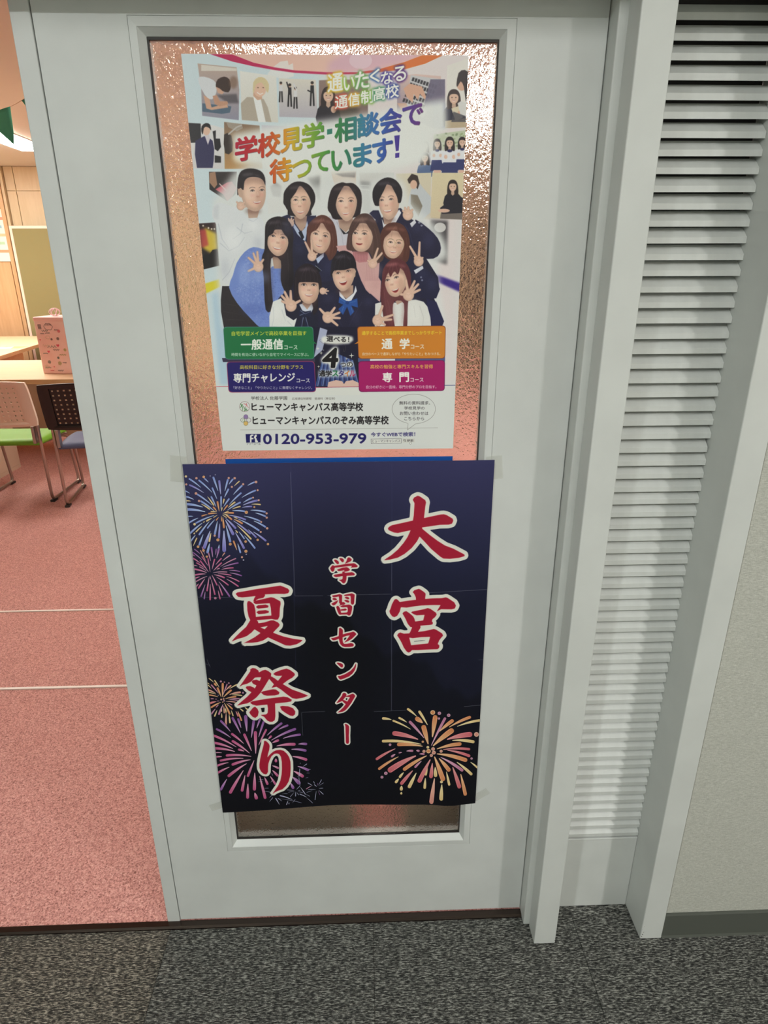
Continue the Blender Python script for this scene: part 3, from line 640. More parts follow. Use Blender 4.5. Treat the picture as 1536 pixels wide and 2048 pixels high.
# ---------------------------------------------------------------- the festival banner
BC = [(364.8, 928.3), (989.2, 919.5), (950.5, 1605.8), (445.6, 1625.8)]
def banner_art():
    c = Canvas(1250, 1770, BC, (0, 0, 0)); yy, xx = np.mgrid[0:c.H, 0:c.W]; X, Y = xx / c.W, yy / c.H
    top = np.array([47, 47, 84.]); mid = np.array([20, 23, 42.]); low = np.array([9, 9, 15.])
    t1 = np.clip(1 - Y / .38, 0, 1)[..., None] ** 1.1; rgb = low + (mid - low) * np.clip(1.25 - Y * 1.1, 0, 1)[..., None] + (top - mid) * t1
    cl = np.exp(-((X - .48) ** 2 / .05 + (Y - .42) ** 2 / .10))[..., None]; rgb = rgb * (1 - .45 * cl)
    c.img[:] = np.clip(rgb / 255, 0, 1)
    edge = (X - .12) * .5 + .23 + .02 * np.sin(X * 23) + .012 * np.sin(X * 61)
    k = (np.clip((edge - Y) / .02, 0, 1) * .07)[..., None]; c.img += k * np.array([.35, .35, .6])
    PAL = dict(b=((196, 218, 240), (130, 150, 212)), v=((196, 208, 238), (122, 118, 192)), y=((240, 230, 182), (224, 194, 134)), o=((238, 204, 156), (212, 138, 92)),
               s=((236, 200, 174), (214, 144, 130)), k=((226, 188, 208), (186, 118, 150)), r=((226, 166, 164), (204, 104, 112)), p=((230, 186, 206), (188, 86, 132)), u=((218, 180, 208), (136, 84, 154)), w=((206, 210, 228), (160, 160, 194)))
    def strokes(data, ox, oy, sc, cx, cy, halo=True):
        c.at(ox, oy, sc)
        for pas in (0, 1):
            if pas == 0 and not halo: continue
            for q in data.split(';'):
                q = q.strip()
                if not q: continue
                code = q[-1]; v = [float(z) for z in q[:-1].rstrip(',').split(',')]; a_, b_ = PAL[code]
                if len(v) == 3:
                    if pas == 0: c.ell(v[0], v[1], v[2] * 1.3, v[2] * 1.25, (60, 34, 40), .55)
                    else:
                        c.ell(v[0], v[1], v[2], v[2] * .95, a_); c.ell(v[0], v[1], v[2] * .7, v[2] * .66, b_)
                    continue
                x0, y0, x1, y1, w_ = v[:5]; n = 9
                # rays droop away from the burst centre
                mx, my = (x0 + x1) / 2, (y0 + y1) / 2; dx, dy = x1 - x0, y1 - y0; L_ = math.hypot(dx, dy) + 1e-6
                hor = abs(dx) / L_; bend = -.07 * L_ * hor; mx += 0; my += bend * (1 if y0 > cy - 9999 else 1)
                t = np.linspace(0, 1, n)[:, None]; P = (1 - t) ** 2 * np.array([x0, y0]) + 2 * t * (1 - t) * np.array([mx, my]) + t * t * np.array([x1, y1])
                tt = t[:, 0]; W_ = w_ * (.22 + .78 * np.sin(np.clip(tt, 0, .8) / .8 * math.pi / 2) ** 1.1); g = np.gradient(P, axis=0); g /= np.linalg.norm(g, axis=1)[:, None] + 1e-9; nn = np.stack([-g[:, 1], g[:, 0]], 1)
                cap = [P[-1] + g[-1] * W_[-1] * .45 * math.cos(a) + nn[-1] * W_[-1] * .5 * math.sin(a) for a in np.linspace(math.pi / 2, -math.pi / 2, 7)]
                def outline(f): return np.concatenate([P + nn * (W_ * f / 2)[:, None], np.array(cap) * 1.0, (P - nn * (W_ * f / 2)[:, None])[::-1]])
                if pas == 0: c.poly(outline(1.6), (16, 8, 20), .5); continue
                p0, p1 = c.tf(np.array([x0, y0])), c.tf(np.array([x1, y1])); dv = p1 - p0; dn = dv @ dv + 1e-9
                A_, B_ = np.array(a_) / 255, np.array(b_) / 255
                def grad(X_, Y_):
                    tq = np.clip(((X_ * c.W - p0[0]) * dv[0] + (Y_ * c.H - p0[1]) * dv[1]) / dn, 0, 1)[..., None]; return A_ + (B_ - A_) * tq
                rim = tuple(min(255, z * 1.0 + 34) for z in b_)
                c.poly(outline(1.0), rim); c.poly(outline(.72), grad)
    strokes("315,295,120,150,28,b;365,385,125,255,28,v;510,380,285,175,28,b;445,205,380,145,24,b;608,350,530,125,34,b;655,410,630,185,36,v;590,490,512,305,28,b;725,355,775,165,32,b;795,240,860,155,28,b;720,460,785,325,30,b;870,415,1015,265,30,b;1115,260,1225,205,26,b;1015,465,1245,345,28,b;800,585,1000,390,28,b;705,620,795,490,28,b;660,660,662,455,30,b;575,620,495,455,28,b;505,595,260,415,28,b;545,695,320,530,30,b;770,680,985,550,30,b;1035,595,1275,515,34,v;1040,550,1180,475,28,b;1020,635,1180,618,26,v;850,690,1060,700,28,b;1165,680,1410,710,30,b;1245,728,1415,785,28,b;1055,780,1320,865,28,b;790,765,1075,840,28,v;1220,865,1415,965,30,b;950,830,1305,1025,30,b;870,860,1155,1080,30,v;1120,1010,1255,1140,28,v;1210,1050,1420,1200,32,v;1060,1115,1235,1325,30,b;965,1045,1055,1165,24,b;905,1060,1050,1325,38,v;745,940,815,1210,40,b;735,850,865,1085,48,v;740,820,905,985,34,v;640,910,625,1145,36,v;600,870,555,1085,36,b;710,1030,715,1365,64,v;475,1035,375,1315,54,v;355,1095,290,1270,32,b;460,875,290,1095,30,b;555,840,430,985,26,b;340,900,135,1075,32,b;270,815,110,900,28,b;545,770,235,900,28,b;390,710,85,670,42,b;350,630,75,580,40,b;195,500,60,450,28,b;125,395,50,355,20,b;225,1105,145,1210,26,b;185,787,100,790,20,b;465,1250,430,1400,42,b;630,1270,610,1400,36,b;945,1250,990,1400,30,b;430,450,535,595,24,y;320,575,465,665,22,y;780,640,895,545,26,y;850,662,985,618,22,y;1180,580,1330,585,22,y;885,270,970,190,20,y;695,575,712,495,24,y;880,835,1020,905,30,o;935,940,1170,1170,26,y;875,800,935,820,18,y;905,1020,940,1060,22,y;490,1070,460,1210,30,y;335,955,235,1050,22,y;505,820,415,865,26,y;385,873,362,888,16,y;215,1065,200,1082,24,y;145,530,65,522,20,y;185,1295,245,1160,20,y;630,700,600,540,30,o;590,700,530,630,26,o;590,735,450,740,26,o;430,755,335,780,22,o;690,735,870,728,28,o;735,760,840,835,28,o;690,800,710,975,32,o;620,800,580,850,20,o;700,690,770,600,24,o;665,780,672,865,18,o;930,1360,875,1210,28,o;590,710,490,705,16,y;665,700,680,640,18,y;700,735,785,700,16,y;700,750,780,765,16,y;680,760,750,805,14,y;600,765,535,805,14,y;60,108,20,y;66,243,18,s;240,137,20,s;365,115,22,o;475,98,10,w;563,77,9,w;792,132,18,s;893,135,20,s;845,283,18,s;1038,238,18,s;1257,200,22,s;1285,340,17,s;1207,466,16,s;1303,510,17,s;1228,627,17,o;1092,717,28,o;1438,735,18,s;1440,808,18,s;1345,882,16,s;1447,990,20,s;1337,1052,17,s;1460,1260,20,o;1285,1187,20,o;1080,1215,22,o;818,1260,24,o;607,1187,26,o;552,1115,18,s;232,397,22,s;285,525,20,s;208,922,22,y;268,1305,22,o", 365, 940, 8.533, 640, 740)
    strokes("405,465,195,290,26,u;360,320,230,215,26,u;545,600,405,390,26,p;560,750,365,485,32,p;465,655,280,535,28,p;515,728,350,628,24,k;355,535,200,430,32,p;520,765,220,680,38,p;245,380,185,340,16,k;300,610,210,590,24,k;490,795,245,820,38,p;355,860,245,900,30,p;530,848,265,975,28,k;475,905,325,1130,38,p;325,1025,275,1090,28,p;480,1045,385,1320,34,u;575,870,525,1190,36,p;600,1035,598,1400,38,p;480,1215,460,1380,30,u;590,840,612,915,20,k;625,930,710,1275,34,p;640,820,760,1055,32,p;785,1185,832,1380,30,p;795,1045,885,1290,34,p;805,975,1055,1320,38,u;745,865,1025,1055,30,p;985,915,1260,1085,32,p;985,850,1280,970,28,p;690,810,930,880,36,p;780,790,1090,825,26,p;665,765,990,748,24,k;1060,768,1335,835,30,u;1050,708,1295,735,24,u;865,690,1140,648,32,p;885,640,1255,535,32,u;840,620,1200,430,28,k;750,690,815,660,26,k;890,485,1060,360,28,k;730,575,860,430,32,p;680,715,865,535,34,p;645,680,702,450,32,p;660,400,630,175,38,u;727,345,740,210,26,u;750,420,810,200,40,u;610,490,560,300,30,k;600,750,545,430,28,p;490,480,370,240,24,s;470,330,410,160,22,k;880,380,940,300,26,s;440,240,30,o;520,385,26,o;720,1365,28,p;1350,398,24,s;1385,465,18,w;1450,330,16,w;1443,258,36,o", 370, 1080, 11.815, 590, 780)
    strokes("275,295,130,175,28,y;440,445,300,235,36,y;210,485,80,365,26,y;150,360,70,300,20,y;415,630,200,375,38,k;500,740,390,470,60,o;540,740,548,340,66,o;360,410,300,335,58,o;550,700,680,355,36,k;625,550,795,395,46,s;755,490,990,360,38,y;570,750,800,540,58,o;755,670,1080,600,60,s;840,680,1130,700,36,y;625,800,945,735,48,o;720,820,1060,795,30,k;760,830,1000,850,26,k;640,880,930,905,34,s;690,930,830,985,26,k;665,950,840,1110,46,o;595,925,760,1260,58,o;805,1150,865,1320,36,y;625,1080,650,1210,42,y;580,1020,595,1225,46,s;515,1065,510,1185,32,y;560,965,430,1270,56,k;490,905,200,1060,54,o;430,975,345,1055,28,k;325,1105,200,1265,44,k;375,1150,300,1330,42,y;350,885,150,940,62,r;405,740,110,680,42,o;330,630,95,520,46,s;345,660,110,600,28,y;280,800,190,797,28,k;370,812,330,808,24,k;455,870,380,868,24,k;515,1240,520,1370,36,y;650,1240,645,1590,62,s;740,1285,770,1530,52,y;950,1180,1020,1330,48,r;1010,1180,1120,1460,48,o;1065,1095,1170,1175,38,y;1225,1065,1310,1130,42,y;490,265,30,k;597,285,20,k;735,315,24,k;500,820,28,s;575,805,26,s;590,860,24,k;550,900,20,o;1170,615,28,k;410,690,14,w", 410, 1345, 15.36, 540, 800)
    strokes("275,325,130,165,32,u;280,420,65,290,30,u;430,355,310,120,36,u;440,270,395,135,32,u;528,325,510,95,48,u;597,420,635,165,38,u;680,275,735,125,30,u;710,410,785,180,32,u;710,535,825,300,30,p;840,385,1060,200,34,u;1015,295,1155,230,30,u;905,460,1270,285,36,u;1085,430,1345,370,32,u;985,548,1260,518,42,p;1320,515,1440,512,36,u;1215,595,1430,612,36,u;1230,705,1440,750,40,p;480,512,300,365,34,p;570,660,310,475,36,p;600,625,490,375,38,p;665,665,660,340,46,p;365,565,20,390,34,p;315,590,25,500,36,p;345,635,40,585,36,p;485,630,405,605,32,p;595,710,220,695,36,p;475,740,125,775,32,p;585,760,310,835,38,p;145,655,45,653,16,k;145,715,50,718,26,p;245,805,70,855,30,p;260,875,80,965,32,p;525,820,250,1010,42,p;475,925,275,1265,46,p;500,1000,455,1235,42,p;220,1060,130,1220,36,u;640,770,545,1010,36,p;545,1130,540,1345,44,p;650,960,645,1215,48,p;650,1270,675,1355,50,p;725,1010,810,1350,42,p;800,1030,845,1130,36,p;885,1010,965,1130,32,p;920,920,1000,1000,36,p;920,850,1010,885,30,k;1250,930,1385,1005,46,p;1310,855,1470,910,36,u;860,440,900,400,32,p;920,500,1010,460,34,p;1230,1020,1330,1110,54,u;1200,1110,1240,1190,42,u;975,740,975,780,40,p", 425, 1420, 7.68, 640, 720)
    strokes("1215,690,1300,525,14,w;1240,700,1355,610,10,w;1230,790,1340,775,14,w;1225,840,1350,970,18,w;1200,850,1260,990,9,u;1155,860,1125,1150,16,w;1050,850,890,910,9,w;1140,815,940,820,14,w;1050,700,925,620,18,w;1110,640,1080,575,16,w;1170,730,1105,670,20,w;1020,705,880,800,22,k;1190,700,1200,620,10,u;600,820,700,710,16,w;540,900,430,1040,12,w;580,880,580,1020,20,w;610,900,665,985,12,w;640,880,780,915,10,w;640,860,705,840,10,w;540,855,340,830,12,w;550,870,380,900,10,w;670,480,695,230,18,w;690,620,670,480,14,w;700,720,700,620,14,w;710,740,850,960,22,w;850,960,970,1030,10,w;890,1060,700,960,22,w;890,1080,1060,1260,12,w;490,1130,150,1000,32,w;100,1090,745,1240,8,w;200,950,350,945,10,w;130,1270,25,1080,26,w;200,1170,90,1080,16,w;370,1160,330,1280,22,w;395,1210,396,1260,20,w;490,1240,570,1120,8,w;705,100,710,60,10,w;790,160,890,90,16,w;930,240,990,240,10,w;880,345,960,340,8,w;850,485,925,465,8,w;620,455,740,360,12,w;-160,1060,-70,980,12,w;-150,1180,-60,1060,14,w;-330,870,-120,900,10,w;-120,620,-60,540,12,w;-300,790,-180,780,9,w;-100,350,-60,420,10,w;-460,545,-330,540,10,w;-470,600,-350,590,9,w", 550, 1520, 13.96, 1180, 790, False)
    strokes("630,190,505,85,32,y;270,235,150,215,34,y;545,375,295,250,26,y;490,275,380,210,28,y;785,315,670,125,36,y;715,285,635,225,64,o;735,500,535,270,38,k;795,590,730,345,68,o;650,520,310,430,64,r;695,590,150,540,38,y;715,620,370,590,48,o;855,490,895,205,66,o;840,610,1035,225,36,k;955,410,1140,260,50,o;865,615,1130,400,74,o;1095,350,1390,210,40,o;1210,340,1530,255,34,y;1065,525,1395,455,70,r;1140,540,1440,560,42,y;920,660,1250,590,50,o;1010,670,1380,665,34,r;1070,680,1380,760,38,r;920,730,1330,820,56,o;975,780,1280,965,42,k;950,795,1090,960,56,o;885,770,1005,1090,66,o;1205,850,1410,1020,40,y;1400,850,1500,930,26,y;1145,920,1240,1195,54,r;1260,1020,1325,1300,48,o;1055,985,1095,1165,34,y;895,920,900,1040,48,y;855,860,835,1055,50,r;885,1080,840,1420,58,s;990,1165,980,1365,52,y;985,1130,20,y;785,910,760,1025,32,y;755,1075,745,1215,38,y;825,810,670,1115,60,r;625,1000,525,1200,48,y;700,830,610,915,30,k;775,755,455,945,50,o;575,965,415,1150,48,r;445,990,390,1055,34,y;375,1080,335,1130,38,y;415,1185,410,1240,44,y;412,1280,410,1305,30,y;620,755,250,955,76,r;370,765,95,935,36,o;325,650,60,795,36,r;325,730,275,760,30,k;420,705,380,710,18,k;485,686,570,683,30,k;625,680,660,685,30,k;670,730,733,730,26,k;800,690,32,o;865,660,26,s;875,712,28,s;840,752,22,s;735,692,22,s;980,693,22,s;860,138,34,o;955,150,24,k;948,225,16,k;1088,180,24,k;1485,455,34,s;1415,798,16,k;190,1000,24,k;135,1055,20,k;250,592,18,k;718,555,16,o;790,635,20,y", 745, 1405, 7.144, 830, 690)
    # sheet joints
    c.at(0, 0, 1)
    for p in (((581, 944), (590, 1191)), ((603, 1424), (606, 1470)), ((783.4, 1122), (783.2, 1180)), ((783, 1200), (782.8, 1290)), ((782.8, 1290), (782.6, 1420)), ((396, 1193.5), (470, 1194.5)), ((590, 1191.5), (646, 1191)), ((655, 1190.5), (782, 1187)), ((830, 1186), (974, 1179)), ((604, 1423.5), (650, 1421.5)), ((748, 1421.5), (812, 1419)), ((928, 1413), (963, 1410)), ((957, 1320), (968, 1319)), ((405, 1325), (420, 1330)), ((414, 1318), (421, 1334))):
        c.line(p, .7, (150, 150, 160), .55)
    for x in (582.5, 784.5):
        c.poly([(x - 1.4, 928), (x, 928), (x + 12, 1420), (x + 10.6, 1420)] if x < 700 else [(x - 1.2, 928), (x, 928), (x - .5, 1420), (x - 1.7, 1420)], (90, 92, 130), .22)
    RED = (166, 28, 54); WH = (226, 226, 214)
    G = [
     (750, 960, 7.68, 8.0, ["580,300 600,265 655,238 690,250 770,305 782,340 770,400 750,580 900,548 1010,525 1055,522 1100,535 1190,590 1200,620 1180,665 1130,680 1000,682 720,722 725,745 840,840 960,930 1070,1000 1200,1050 1370,1140 1375,1165 1290,1190 1150,1205 1050,1200 1000,1170 860,1050 760,940 683,860 640,940 560,1040 450,1130 350,1185 230,1215 135,1225 250,1150 350,1065 440,960 500,870 548,765 450,785 350,808 290,800 210,765 198,740 215,715 260,690 420,655 582,618 595,540 607,350"], []),
     (760, 1160, 9.035, 7.8, ["170,550 190,510 215,430 260,345 290,332 320,350 355,390 500,365 650,350 645,300 620,245 590,210 620,175 700,152 730,165 800,215 822,240 812,335 950,325 1120,322 1190,308 1230,325 1340,400 1370,460 1350,510 1290,525 1100,520 1025,560 1095,445 950,443 750,450 600,468 480,487 375,480 355,560 310,635 260,660 220,645 180,590",
       "405,595 430,565 475,553 530,590 595,645 620,690 632,742 780,722 805,620 660,628 605,606 560,575 580,562 700,538 800,518 860,500 910,515 1010,585 1022,620 990,665 945,700 935,740 955,765 945,795 900,803 725,815 730,850 710,885 680,930 800,915 900,895 970,878 1010,890 1120,960 1138,1000 1110,1030 1070,1080 1040,1150 1070,1175 1068,1215 1040,1243 850,1248 680,1255 575,1255 550,1285 515,1300 480,1280 430,1210 390,1120 350,1050 310,990 330,955 365,938 430,960 530,955 550,920 580,845 545,835 500,780 465,700 430,635"],
       ["525,1028 590,1040 750,1022 905,1018 895,1060 870,1140 700,1155 560,1170"]),
     (440, 1150, 8.533, 7.6, ["270,315 300,292 450,268 600,240 800,212 960,188 1030,178 1090,200 1160,230 1185,265 1165,305 1100,318 950,315 765,325 770,350 740,385 660,400 568,452 585,395 612,352 500,365 380,375 310,365",
       "572,465 600,435 720,410 870,375 920,385 1030,445 1035,490 1022,560 1015,700 990,755 950,758 880,745 760,755 620,766 615,712 760,695 880,688 870,560 850,475 700,485 610,490",
       "615,540 650,512 780,500 830,520 820,550 740,560 650,568", "622,630 660,605 780,595 835,610 830,640 760,655 660,662",
       "465,480 475,445 500,437 545,465 585,505 605,600 612,710 625,765 650,790 655,820 760,805 870,770 915,770 990,805 1018,840 1010,870 950,930 905,980 980,1010 1080,1045 1250,1085 1410,1105 1380,1135 1310,1175 1200,1200 1120,1195 1000,1140 820,1058 740,1110 640,1140 540,1150 440,1150 390,1165 480,1120 590,1060 695,985 640,950 590,920 540,975 460,1035 380,1065 300,1085 200,1130 250,1070 350,970 450,880 520,765 490,700 470,600"],
       ["685,888 760,875 822,862 765,922"]),
     (450, 1320, 8.533, 7.2, ["245,455 300,380 370,280 435,185 432,155 470,133 520,140 570,175 580,210 640,175 690,163 740,185 790,225 785,270 740,340 680,440 610,550 540,630 450,700 380,735 300,750 205,775 290,700 380,625 455,545 400,515 355,470 370,445 430,440 490,465 508,485 540,430 480,400 458,365 480,340 540,332 595,355 620,290 560,290 510,295 450,360 380,400 300,420",
       "825,235 860,205 960,165 1050,142 1110,165 1185,220 1193,250 1150,295 1070,340 985,405 1060,450 1150,500 1280,545 1420,600 1330,635 1220,655 1150,645 1060,580 960,500 880,450 795,470 838,410 780,345 740,300 790,275 850,310 905,352 980,262 920,265 870,262",
       "615,550 650,530 820,495 870,500 930,545 920,580 850,598 720,605 660,590",
       "428,725 470,700 700,660 1000,620 1070,630 1140,670 1130,700 1050,715 855,735 858,850 860,950 850,1020 810,1048 770,1050 720,1025 670,965 610,935 700,925 730,900 735,820 725,755 620,765 540,775 470,755",
       "415,890 480,810 515,793 555,830 575,880 560,950 520,983 480,970 440,930", "940,790 980,778 1080,785 1160,815 1200,870 1195,920 1160,948 1110,940 1040,900 970,850"], []),
     (490, 1460, 12.8, 6.2, ["490,280 515,268 560,290 615,350 632,400 620,500 590,600 572,700 640,620 720,550 800,510 900,497 990,520 1070,590 1130,680 1165,800 1170,950 1160,1150 1120,1300 1050,1420 960,1510 850,1550 770,1590 705,1640 770,1540 850,1420 910,1280 940,1130 950,980 945,800 925,680 880,610 820,588 750,600 680,660 630,760 600,850 590,950 590,1060 560,1115 530,1127 470,1110 410,1050 375,970 370,880 390,740 420,600 460,450 485,350"], []),
     (650, 1100, 14.63, 3.5, ["260,285 300,275 350,290 400,335 408,385 385,408 350,400 300,350", "418,240 450,228 510,240 550,275 553,320 525,352 490,340 450,290", "660,225 700,205 740,225 785,268 760,315 690,350 580,395 630,320",
       "150,530 200,460 235,435 265,460 450,430 650,395 780,385 850,380 900,405 962,460 930,495 850,500 790,502 755,520 790,455 700,460 500,485 285,510 270,590 230,632 190,610",
       "355,570 400,550 520,510 630,495 680,515 730,560 715,590 660,612 590,625 545,615 585,575 500,595 420,608 375,600",
       "250,740 290,715 500,680 520,660 495,630 560,625 590,660 700,650 790,640 840,665 878,700 850,730 750,738 630,745 625,850 600,930 560,968 520,960 470,905 400,865 480,860 515,840 520,750 420,770 320,785 270,765",
       "200,1330 250,1318 350,1300 430,1280 500,1310 498,1400 495,1500 510,1520 550,1510 600,1550 560,1590 480,1595 400,1630 450,1580 415,1530 415,1420 405,1345 330,1365 240,1370",
       "215,1420 250,1395 300,1395 350,1425 340,1455 280,1460 235,1445", "190,1560 280,1510 390,1455 350,1540 300,1590 245,1612 210,1590",
       "550,1310 620,1290 790,1255 868,1295 860,1400 850,1550 820,1588 780,1580 755,1540 757,1400 745,1325 650,1330 580,1335", "570,1380 620,1355 680,1365 712,1400 705,1425 660,1430 610,1405", "560,1465 610,1450 680,1460 715,1500 700,1525 650,1522 600,1495",
       "328,1655 360,1625 400,1635 435,1690 455,1760 470,1830 640,1815 665,1790 668,1700 650,1655 530,1665 440,1645 500,1610 700,1585 740,1595 795,1640 785,1740 760,1850 735,1895 690,1905 640,1870 480,1875 435,1885 400,1850 360,1760", "455,1730 600,1698 645,1735 600,1758 470,1765"], []),
     (650, 1240, 14.63, 3.5, ["415,225 450,215 510,260 525,300 518,410 650,370 780,340 825,322 870,345 920,395 870,450 790,530 690,590 560,650 640,560 735,425 620,450 515,490 515,580 530,650 560,685 650,680 760,658 820,675 848,715 815,755 720,770 580,772 510,750 450,690 420,600 408,530 300,575 230,580 175,520 250,510 405,460",
       "340,1240 380,1230 460,1245 520,1280 532,1325 510,1370 470,1365 400,1300", "380,1620 450,1618 600,1560 750,1470 850,1360 912,1240 905,1340 870,1450 800,1550 700,1630 560,1690 460,1725 415,1700 385,1650"], []),
     (650, 1370, 14.63, 3.5, ["330,515 400,420 500,290 515,235 550,205 600,215 632,260 612,305 700,275 810,230 850,250 888,295 840,380 770,500 680,620 600,710 520,755 365,785 450,715 540,630 610,535 560,500 505,440 430,475",
       "580,1120 610,1112 660,1135 705,1180 705,1300 698,1450 705,1640 690,1680 660,1695 625,1680 612,1640 608,1450 600,1180"], ["605,318 735,330 690,400 655,465 590,430 525,415"])]
    for ox, oy, sc, r, ps, hs in G:
        c.at(ox, oy, sc)
        def PP(s_): return c.tf(np.array([[float(z) for z in q.split(',')] for q in s_.split()]))
        red = np.zeros((c.H, c.W), np.float32)
        for p in ps: red = np.maximum(red, c.full([smooth(PP(p), 2)] if False else [PP(p)]))
        hole = np.zeros_like(red)
        for p in hs: hole = np.maximum(hole, c.full([PP(p)]))
        ys, xs = np.where(red > 0); pad = 30; sl = (slice(max(0, ys.min() - pad), ys.max() + pad), slice(max(0, xs.min() - pad), xs.max() + pad))
        m = red[sl]; h_ = hole[sl]; m = m * (1 - h_); m2 = np.clip((box_blur(m, 1) - .25) * 2, 0, 1)
        wht = dilate(m, r * 2.13); wht = np.clip((box_blur(wht, 1) - .3) * 2.2, 0, 1)
        c.put(wht, sl, WH); c.put(np.clip((box_blur(dilate(m, 1.6), 1) - .3) * 2, 0, 1), sl, (236, 190, 184), .8); c.put(m2, sl, RED)
    c.at(450, 1320, 8.533); c.poly([(615, 820), (655, 815), (660, 885), (630, 885)], (14, 14, 20))
    c.at(650, 1100, 14.63); c.poly([(295, 640), (330, 600), (355, 635)], (14, 14, 20)); c.at(650, 1240, 14.63); c.poly([(575, 520), (630, 512), (575, 585)], (14, 14, 20))
    c.at(650, 1370, 14.63); c.ell(632, 405, 18, 14, (20, 20, 20))
    return c
# ---------------------------------------------------------------- the school poster
PC = [(362.3, 107.7), (937, 110.8), (906, 896.6), (445.7, 901.3)]
def nums(s_): return [tuple(float(z) for z in q.split(',')) for q in s_.split()]
def poster_art():
    c = Canvas(1160, 1645, PC, (.875, .885, .875))
    def lerp(a, b, t): return np.array(a) / 255 * (1 - t) + np.array(b) / 255 * t
    # ground: white paper with pale blue at the left and pale pink at the right
    c.at(0, 0, 1)
    c.poly([(362, 107), (640, 107), (640, 300), (500, 560), (440, 770), (420, 770)], (208, 226, 234), .8, 0, 30)
    c.poly([(700, 107), (937, 107), (906, 770), (850, 770), (780, 400)], (238, 214, 214), .5, 0, 30)
    c.poly([(425, 590), (460, 570), (460, 770), (440, 770)], (176, 206, 226), .8, 0, 8)
    c.at(340, 90, 4.8)
    c.poly(nums("400,60 1500,60 2750,60 2400,130 2000,230 1500,262 1100,250 900,215 640,150"), (240, 196, 180), 1, 2)
    c.poly(nums("1700,60 2400,60 2300,150 1900,255 1500,262"), (226, 180, 196), .9, 2, 12)
    c.poly(nums("930,290 980,220 1060,160 1130,150 1140,195 1180,175 1190,300 1100,330"), (238, 236, 232), .8, 1)
    c.ell(1830, 150, 110, 80, (238, 214, 222), .6)
    def arc(X_, Y_): return lerp((196, 40, 92), (226, 116, 36), np.clip((X_ - .55) / .2, 0, 1)[..., None])
    c.poly(nums("385,88 600,92 800,170 1000,215 1200,245 1500,262 1800,262 2000,235 2250,165 2420,100 2620,100 2450,180 2250,235 2000,262 1800,280 1500,284 1200,268 1000,240 800,205 600,160"), arc)
    # ---- small photographs of the collage
    def photo(q, col, col2=None):
        a, b = col, col2 or col
        xs = [p[0] for p in q]; P = c.tf(np.array(q)); y0, y1 = P[:, 1].min() / c.H, P[:, 1].max() / c.H
        c.poly(q, lambda X_, Y_: lerp(a, b, np.clip((Y_ - y0) / (y1 - y0), 0, 1)[..., None]))
    def person(x, y, s_, hair, top, skin=(226, 188, 164), long=True, arms=()):
        c.poly([(x - 1.5 * s_, y + 4.2 * s_), (x - 1.45 * s_, y + 1.9 * s_), (x - .4 * s_, y + 1.15 * s_), (x + .4 * s_, y + 1.15 * s_), (x + 1.45 * s_, y + 1.9 * s_), (x + 1.5 * s_, y + 4.2 * s_)], top, 1, 2)
        if long: c.poly([(x - .95 * s_, y), (x - .6 * s_, y - .9 * s_), (x, y - 1.15 * s_), (x + .6 * s_, y - .9 * s_), (x + .95 * s_, y), (x + 1.0 * s_, y + 1.7 * s_), (x + .4 * s_, y + 1.6 * s_), (x - .4 * s_, y + 1.6 * s_), (x - 1.0 * s_, y + 1.7 * s_)], hair, 1, 2)
        c.poly([(x - .25 * s_, y + .6 * s_), (x + .25 * s_, y + .6 * s_), (x + .3 * s_, y + 1.5 * s_), (x, y + 1.8 * s_), (x - .3 * s_, y + 1.5 * s_)], tuple(v * .9 for v in skin))
        c.ell(x, y + .1 * s_, .68 * s_, .9 * s_, skin)
        c.poly([(x - .8 * s_, y + .1 * s_), (x - .7 * s_, y - .7 * s_), (x, y - 1.1 * s_), (x + .7 * s_, y - .7 * s_), (x + .8 * s_, y + .1 * s_), (x + .5 * s_, y - .35 * s_), (x, y - .45 * s_), (x - .5 * s_, y - .35 * s_)], hair, 1, 2)
        for e in (-.28, .28): c.ell(x + e * s_, y + .08 * s_, .1 * s_, .06 * s_, (60, 40, 36))
        c.line([(x - .25 * s_, y + .5 * s_), (x, y + .6 * s_), (x + .25 * s_, y + .5 * s_)], .12 * s_, (250, 240, 236)); c.line([(x - .25 * s_, y + .45 * s_), (x, y + .52 * s_), (x + .25 * s_, y + .45 * s_)], .05 * s_, (170, 80, 76))
        for A_ in arms: c.line(A_, .45 * s_, skin, 1, .3 * s_)
    photo(nums("265,178 640,215 665,430 660,722 310,680 300,420"), (196, 172, 158), (150, 148, 166))
    c.poly(nums("300,190 640,225 640,250 480,250 300,250"), (224, 216, 206)); c.poly(nums("440,480 640,470 660,560 560,560"), (84, 78, 84), .8, 0, 3)
    c.poly(nums("310,560 590,590 575,650 500,662 310,640"), (86, 106, 126), 1, 1); c.poly(nums("270,320 330,305 420,340 450,400 430,500 370,520 300,420"), (222, 224, 228), 1, 2)
    c.poly(nums("320,480 380,520 400,600 540,560 560,600 400,625 350,610"), (214, 168, 142), 1, 1); c.poly(nums("410,490 450,480 480,540 550,540 560,570 480,590 430,570"), (200, 152, 126), 1, 1)
    c.poly(nums("440,380 460,330 520,305 570,330 585,400 560,455 500,440 450,420"), (66, 48, 42), 1, 2); c.poly(nums("440,400 480,420 520,455 500,475 460,460"), (214, 170, 146), 1, 1); c.ell(610, 360, 40, 60, (130, 100, 80), .7, 0, 4)
    photo(nums("670,250 1020,300 1040,745 690,722"), (236, 234, 228), (222, 218, 208))
    c.poly(nums("680,560 740,500 820,505 900,520 940,600 975,742 690,720"), (186, 174, 158), 1, 1); c.poly(nums("800,500 870,510 920,742 850,742"), (240, 240, 238)); c.poly(nums("800,420 880,430 885,520 840,530 800,490"), (216, 172, 146))
